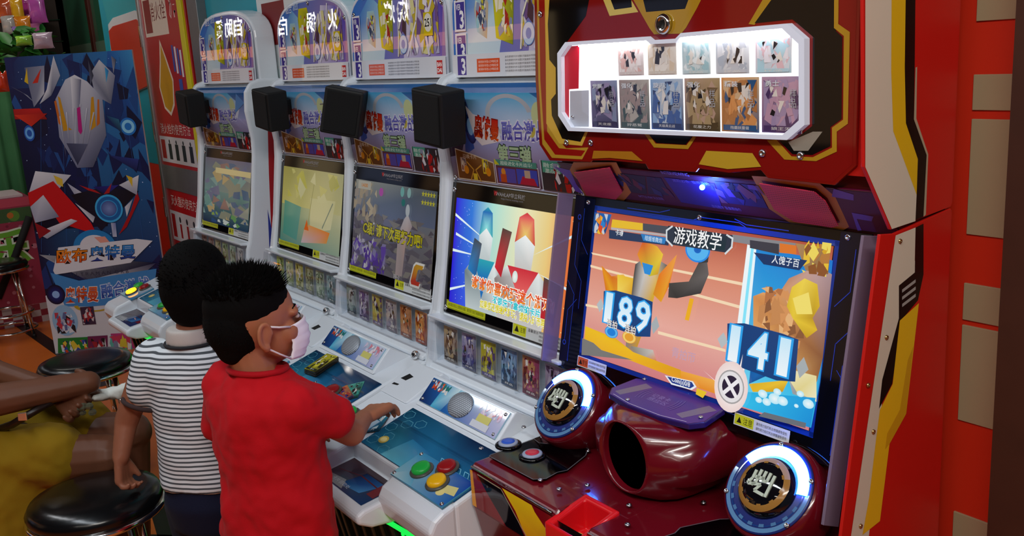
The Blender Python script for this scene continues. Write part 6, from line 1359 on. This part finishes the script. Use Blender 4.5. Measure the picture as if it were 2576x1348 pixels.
for z in (1.72, 1.88, 2.04, 2.2): MB().tube([(-8.09,.72,z),(-8.09,1.56,z)], .005, 6).build('rail', M_steel, rk, True)
def candy(u, v, t, w, h, col, lab, rot=0):
    c = dep(u, v, t); mb = MB(); vs = []; fs = []; n, m = 8, 10
    X_ = EXP; Z_ = Vector((0, 0, 1)); N_ = X_.cross(Z_)
    for s in (1, -1):
        b0 = len(vs)
        for j in range(m+1):
            for i in range(n+1):
                a, b = i/n*2-1, j/m*2-1; th = (1-a*a)**.6*(1-b**4)*.028*s; pin = 1-.18*(abs(b)**6)*-1
                vs.append(c+X_*(a*w/2*(1-.15*(1-abs(b)**4)+.15))+Z_*(b*h/2)+N_*th)
        for j in range(m):
            for i in range(n):
                k = b0+j*(n+1)+i; fs.append((k, k+1, k+n+2, k+n+1) if s > 0 else (k, k+n+1, k+n+2, k+1))
    o_ = mb.add(vs, fs).build('candy_bag', mat('candy film '+col, col, .15, noise=.45, nscale=18, coat=.5), None, True); tag(o_, lab, 'candy bag', 'candy bags on the far rack')
    return o_
for u, v, w, h, col, nm in ((8,28,.12,.16,'#b04c28','orange candy bag at the left end of the far rack'),(28,30,.10,.17,'#c8c4b0','cream candy bag near the left end of the far rack'),(44,30,.09,.22,'#d09c20','amber candy bag in the middle of the far rack'),(66,22,.12,.20,'#b03c8c','bright magenta candy bag on the far rack'),(92,18,.12,.22,'#a84c9c','mauve candy bag on the right of the far rack'),(58,66,.11,.14,'#c8781c','orange candy bag in the lower row of the far rack'),(22,64,.10,.14,'#a8a4a0','grey candy bag in the lower row of the far rack'),(86,60,.11,.14,'#c06ca8','pink candy bag in the lower row of the far rack'),(50,84,.10,.10,'#8c6cb0','violet candy bag hanging lowest on the far rack'),(104,50,.06,.20,'#241c24','black candy bag at the right end of the far rack'),(108,102,.12,.10,'#b8a0b0','pale pink and white candy bag above the leaves'),(60,102,.10,.06,'#8cc43c','lime green candy bag just above the leaves')):
    candy(u, v, (6.80+.075*((u//11+v//20) % 4)) if v < 95 else 6.05, w, h, col, nm)
candy(6, 205, 6.5, .08, .14, '#c8381c', 'red and yellow snack bag at the left edge beside the curtain')
MB  # end of small things
# ------------------------------------------------------------------ the shop across the aisle (seen in reflections)
SY = -2.5
wf = MB().box((-20, SY-.2, 0), (2.6, SY, 3.05)).build('wall_front', mat('dim shop front', '#3c3230', .7, noise=.2, nscale=2)); tag(wf, 'shop front across the aisle', kind='structure')
sg = thing('shop_sign', (-11.5, SY, 2.42), 'white glowing lettering on the shop front across the aisle', 'sign')
MB().box((-14.4, SY, 2.22), (-9.2, SY+.03, 2.68)).build('sign_board', mat('black sign board', '#0c0a0a', .5), sg, bevel=.004)
for ch, x in (('烧',-9.8),('烤',-10.15),('火',-11.35),('锅',-11.98),('自',-12.90),('助',-13.20),('餐',-13.52)):
    P_ = Plane((x, SY+.034, 2.44), (-1, 0, 0), (0, 0, 1)); p = Paint(P_, .0); p.text(ch, 0, 0, .26, '#ffffff', .27, .015); p.build('letter', mat('glowing white letter', '#ffffff', .4, emit='#ffffff', estr=9), sg)
MB().box((-18, SY, 2.02), (-4, SY+.02, 2.16)).build('warm_light_band', mat('warm light band', '#e08a3c', .5, emit='#ff9a3c', estr=1.6), sg)
for i in range(9):
    x = -17+i*1.55
    MB().box((x, SY, .9), (x+1.2, SY+.015, 1.9)).build('window', mat('lit shop window '+str(i % 3), ['#c8b48c','#8c98b0','#a88c70'][i % 3], .3, emit=['#ffe0a8','#b8ccff','#ffc890'][i % 3], estr=[.55,.30,.22][i % 3]), wf)
    MB().box((x+.2, SY+.015, .9), (x+.45, SY+.03, 1.55)).build('display', mat('dark display', '#241c28', .6), wf)
for i in range(4):
    cl_ = thing('ceiling_lamp', (-5.5-i*3.2, -.9, 3.04), 'long white ceiling strip lamp over the aisle, %s from the camera' % ORD[i], 'lamp', 'aisle ceiling lamps')
    MB().box((-6.6-i*3.2, -.98, 3.02), (-4.4-i*3.2, -.82, 3.05)).build('housing', mat('white lamp housing', '#d8dade', .5), cl_)
    MB().tube([(-6.55-i*3.2, -.9, 3.005), (-4.45-i*3.2, -.9, 3.005)], .015, 8).build('tube', mat('lit lamp tube', '#ffffff', .4, emit='#f0f6ff', estr=10), cl_, True)
# machines stand a touch askew
machines[2].rotation_euler.z = R_(.6); machines[1].rotation_euler.z = R_(2.2)
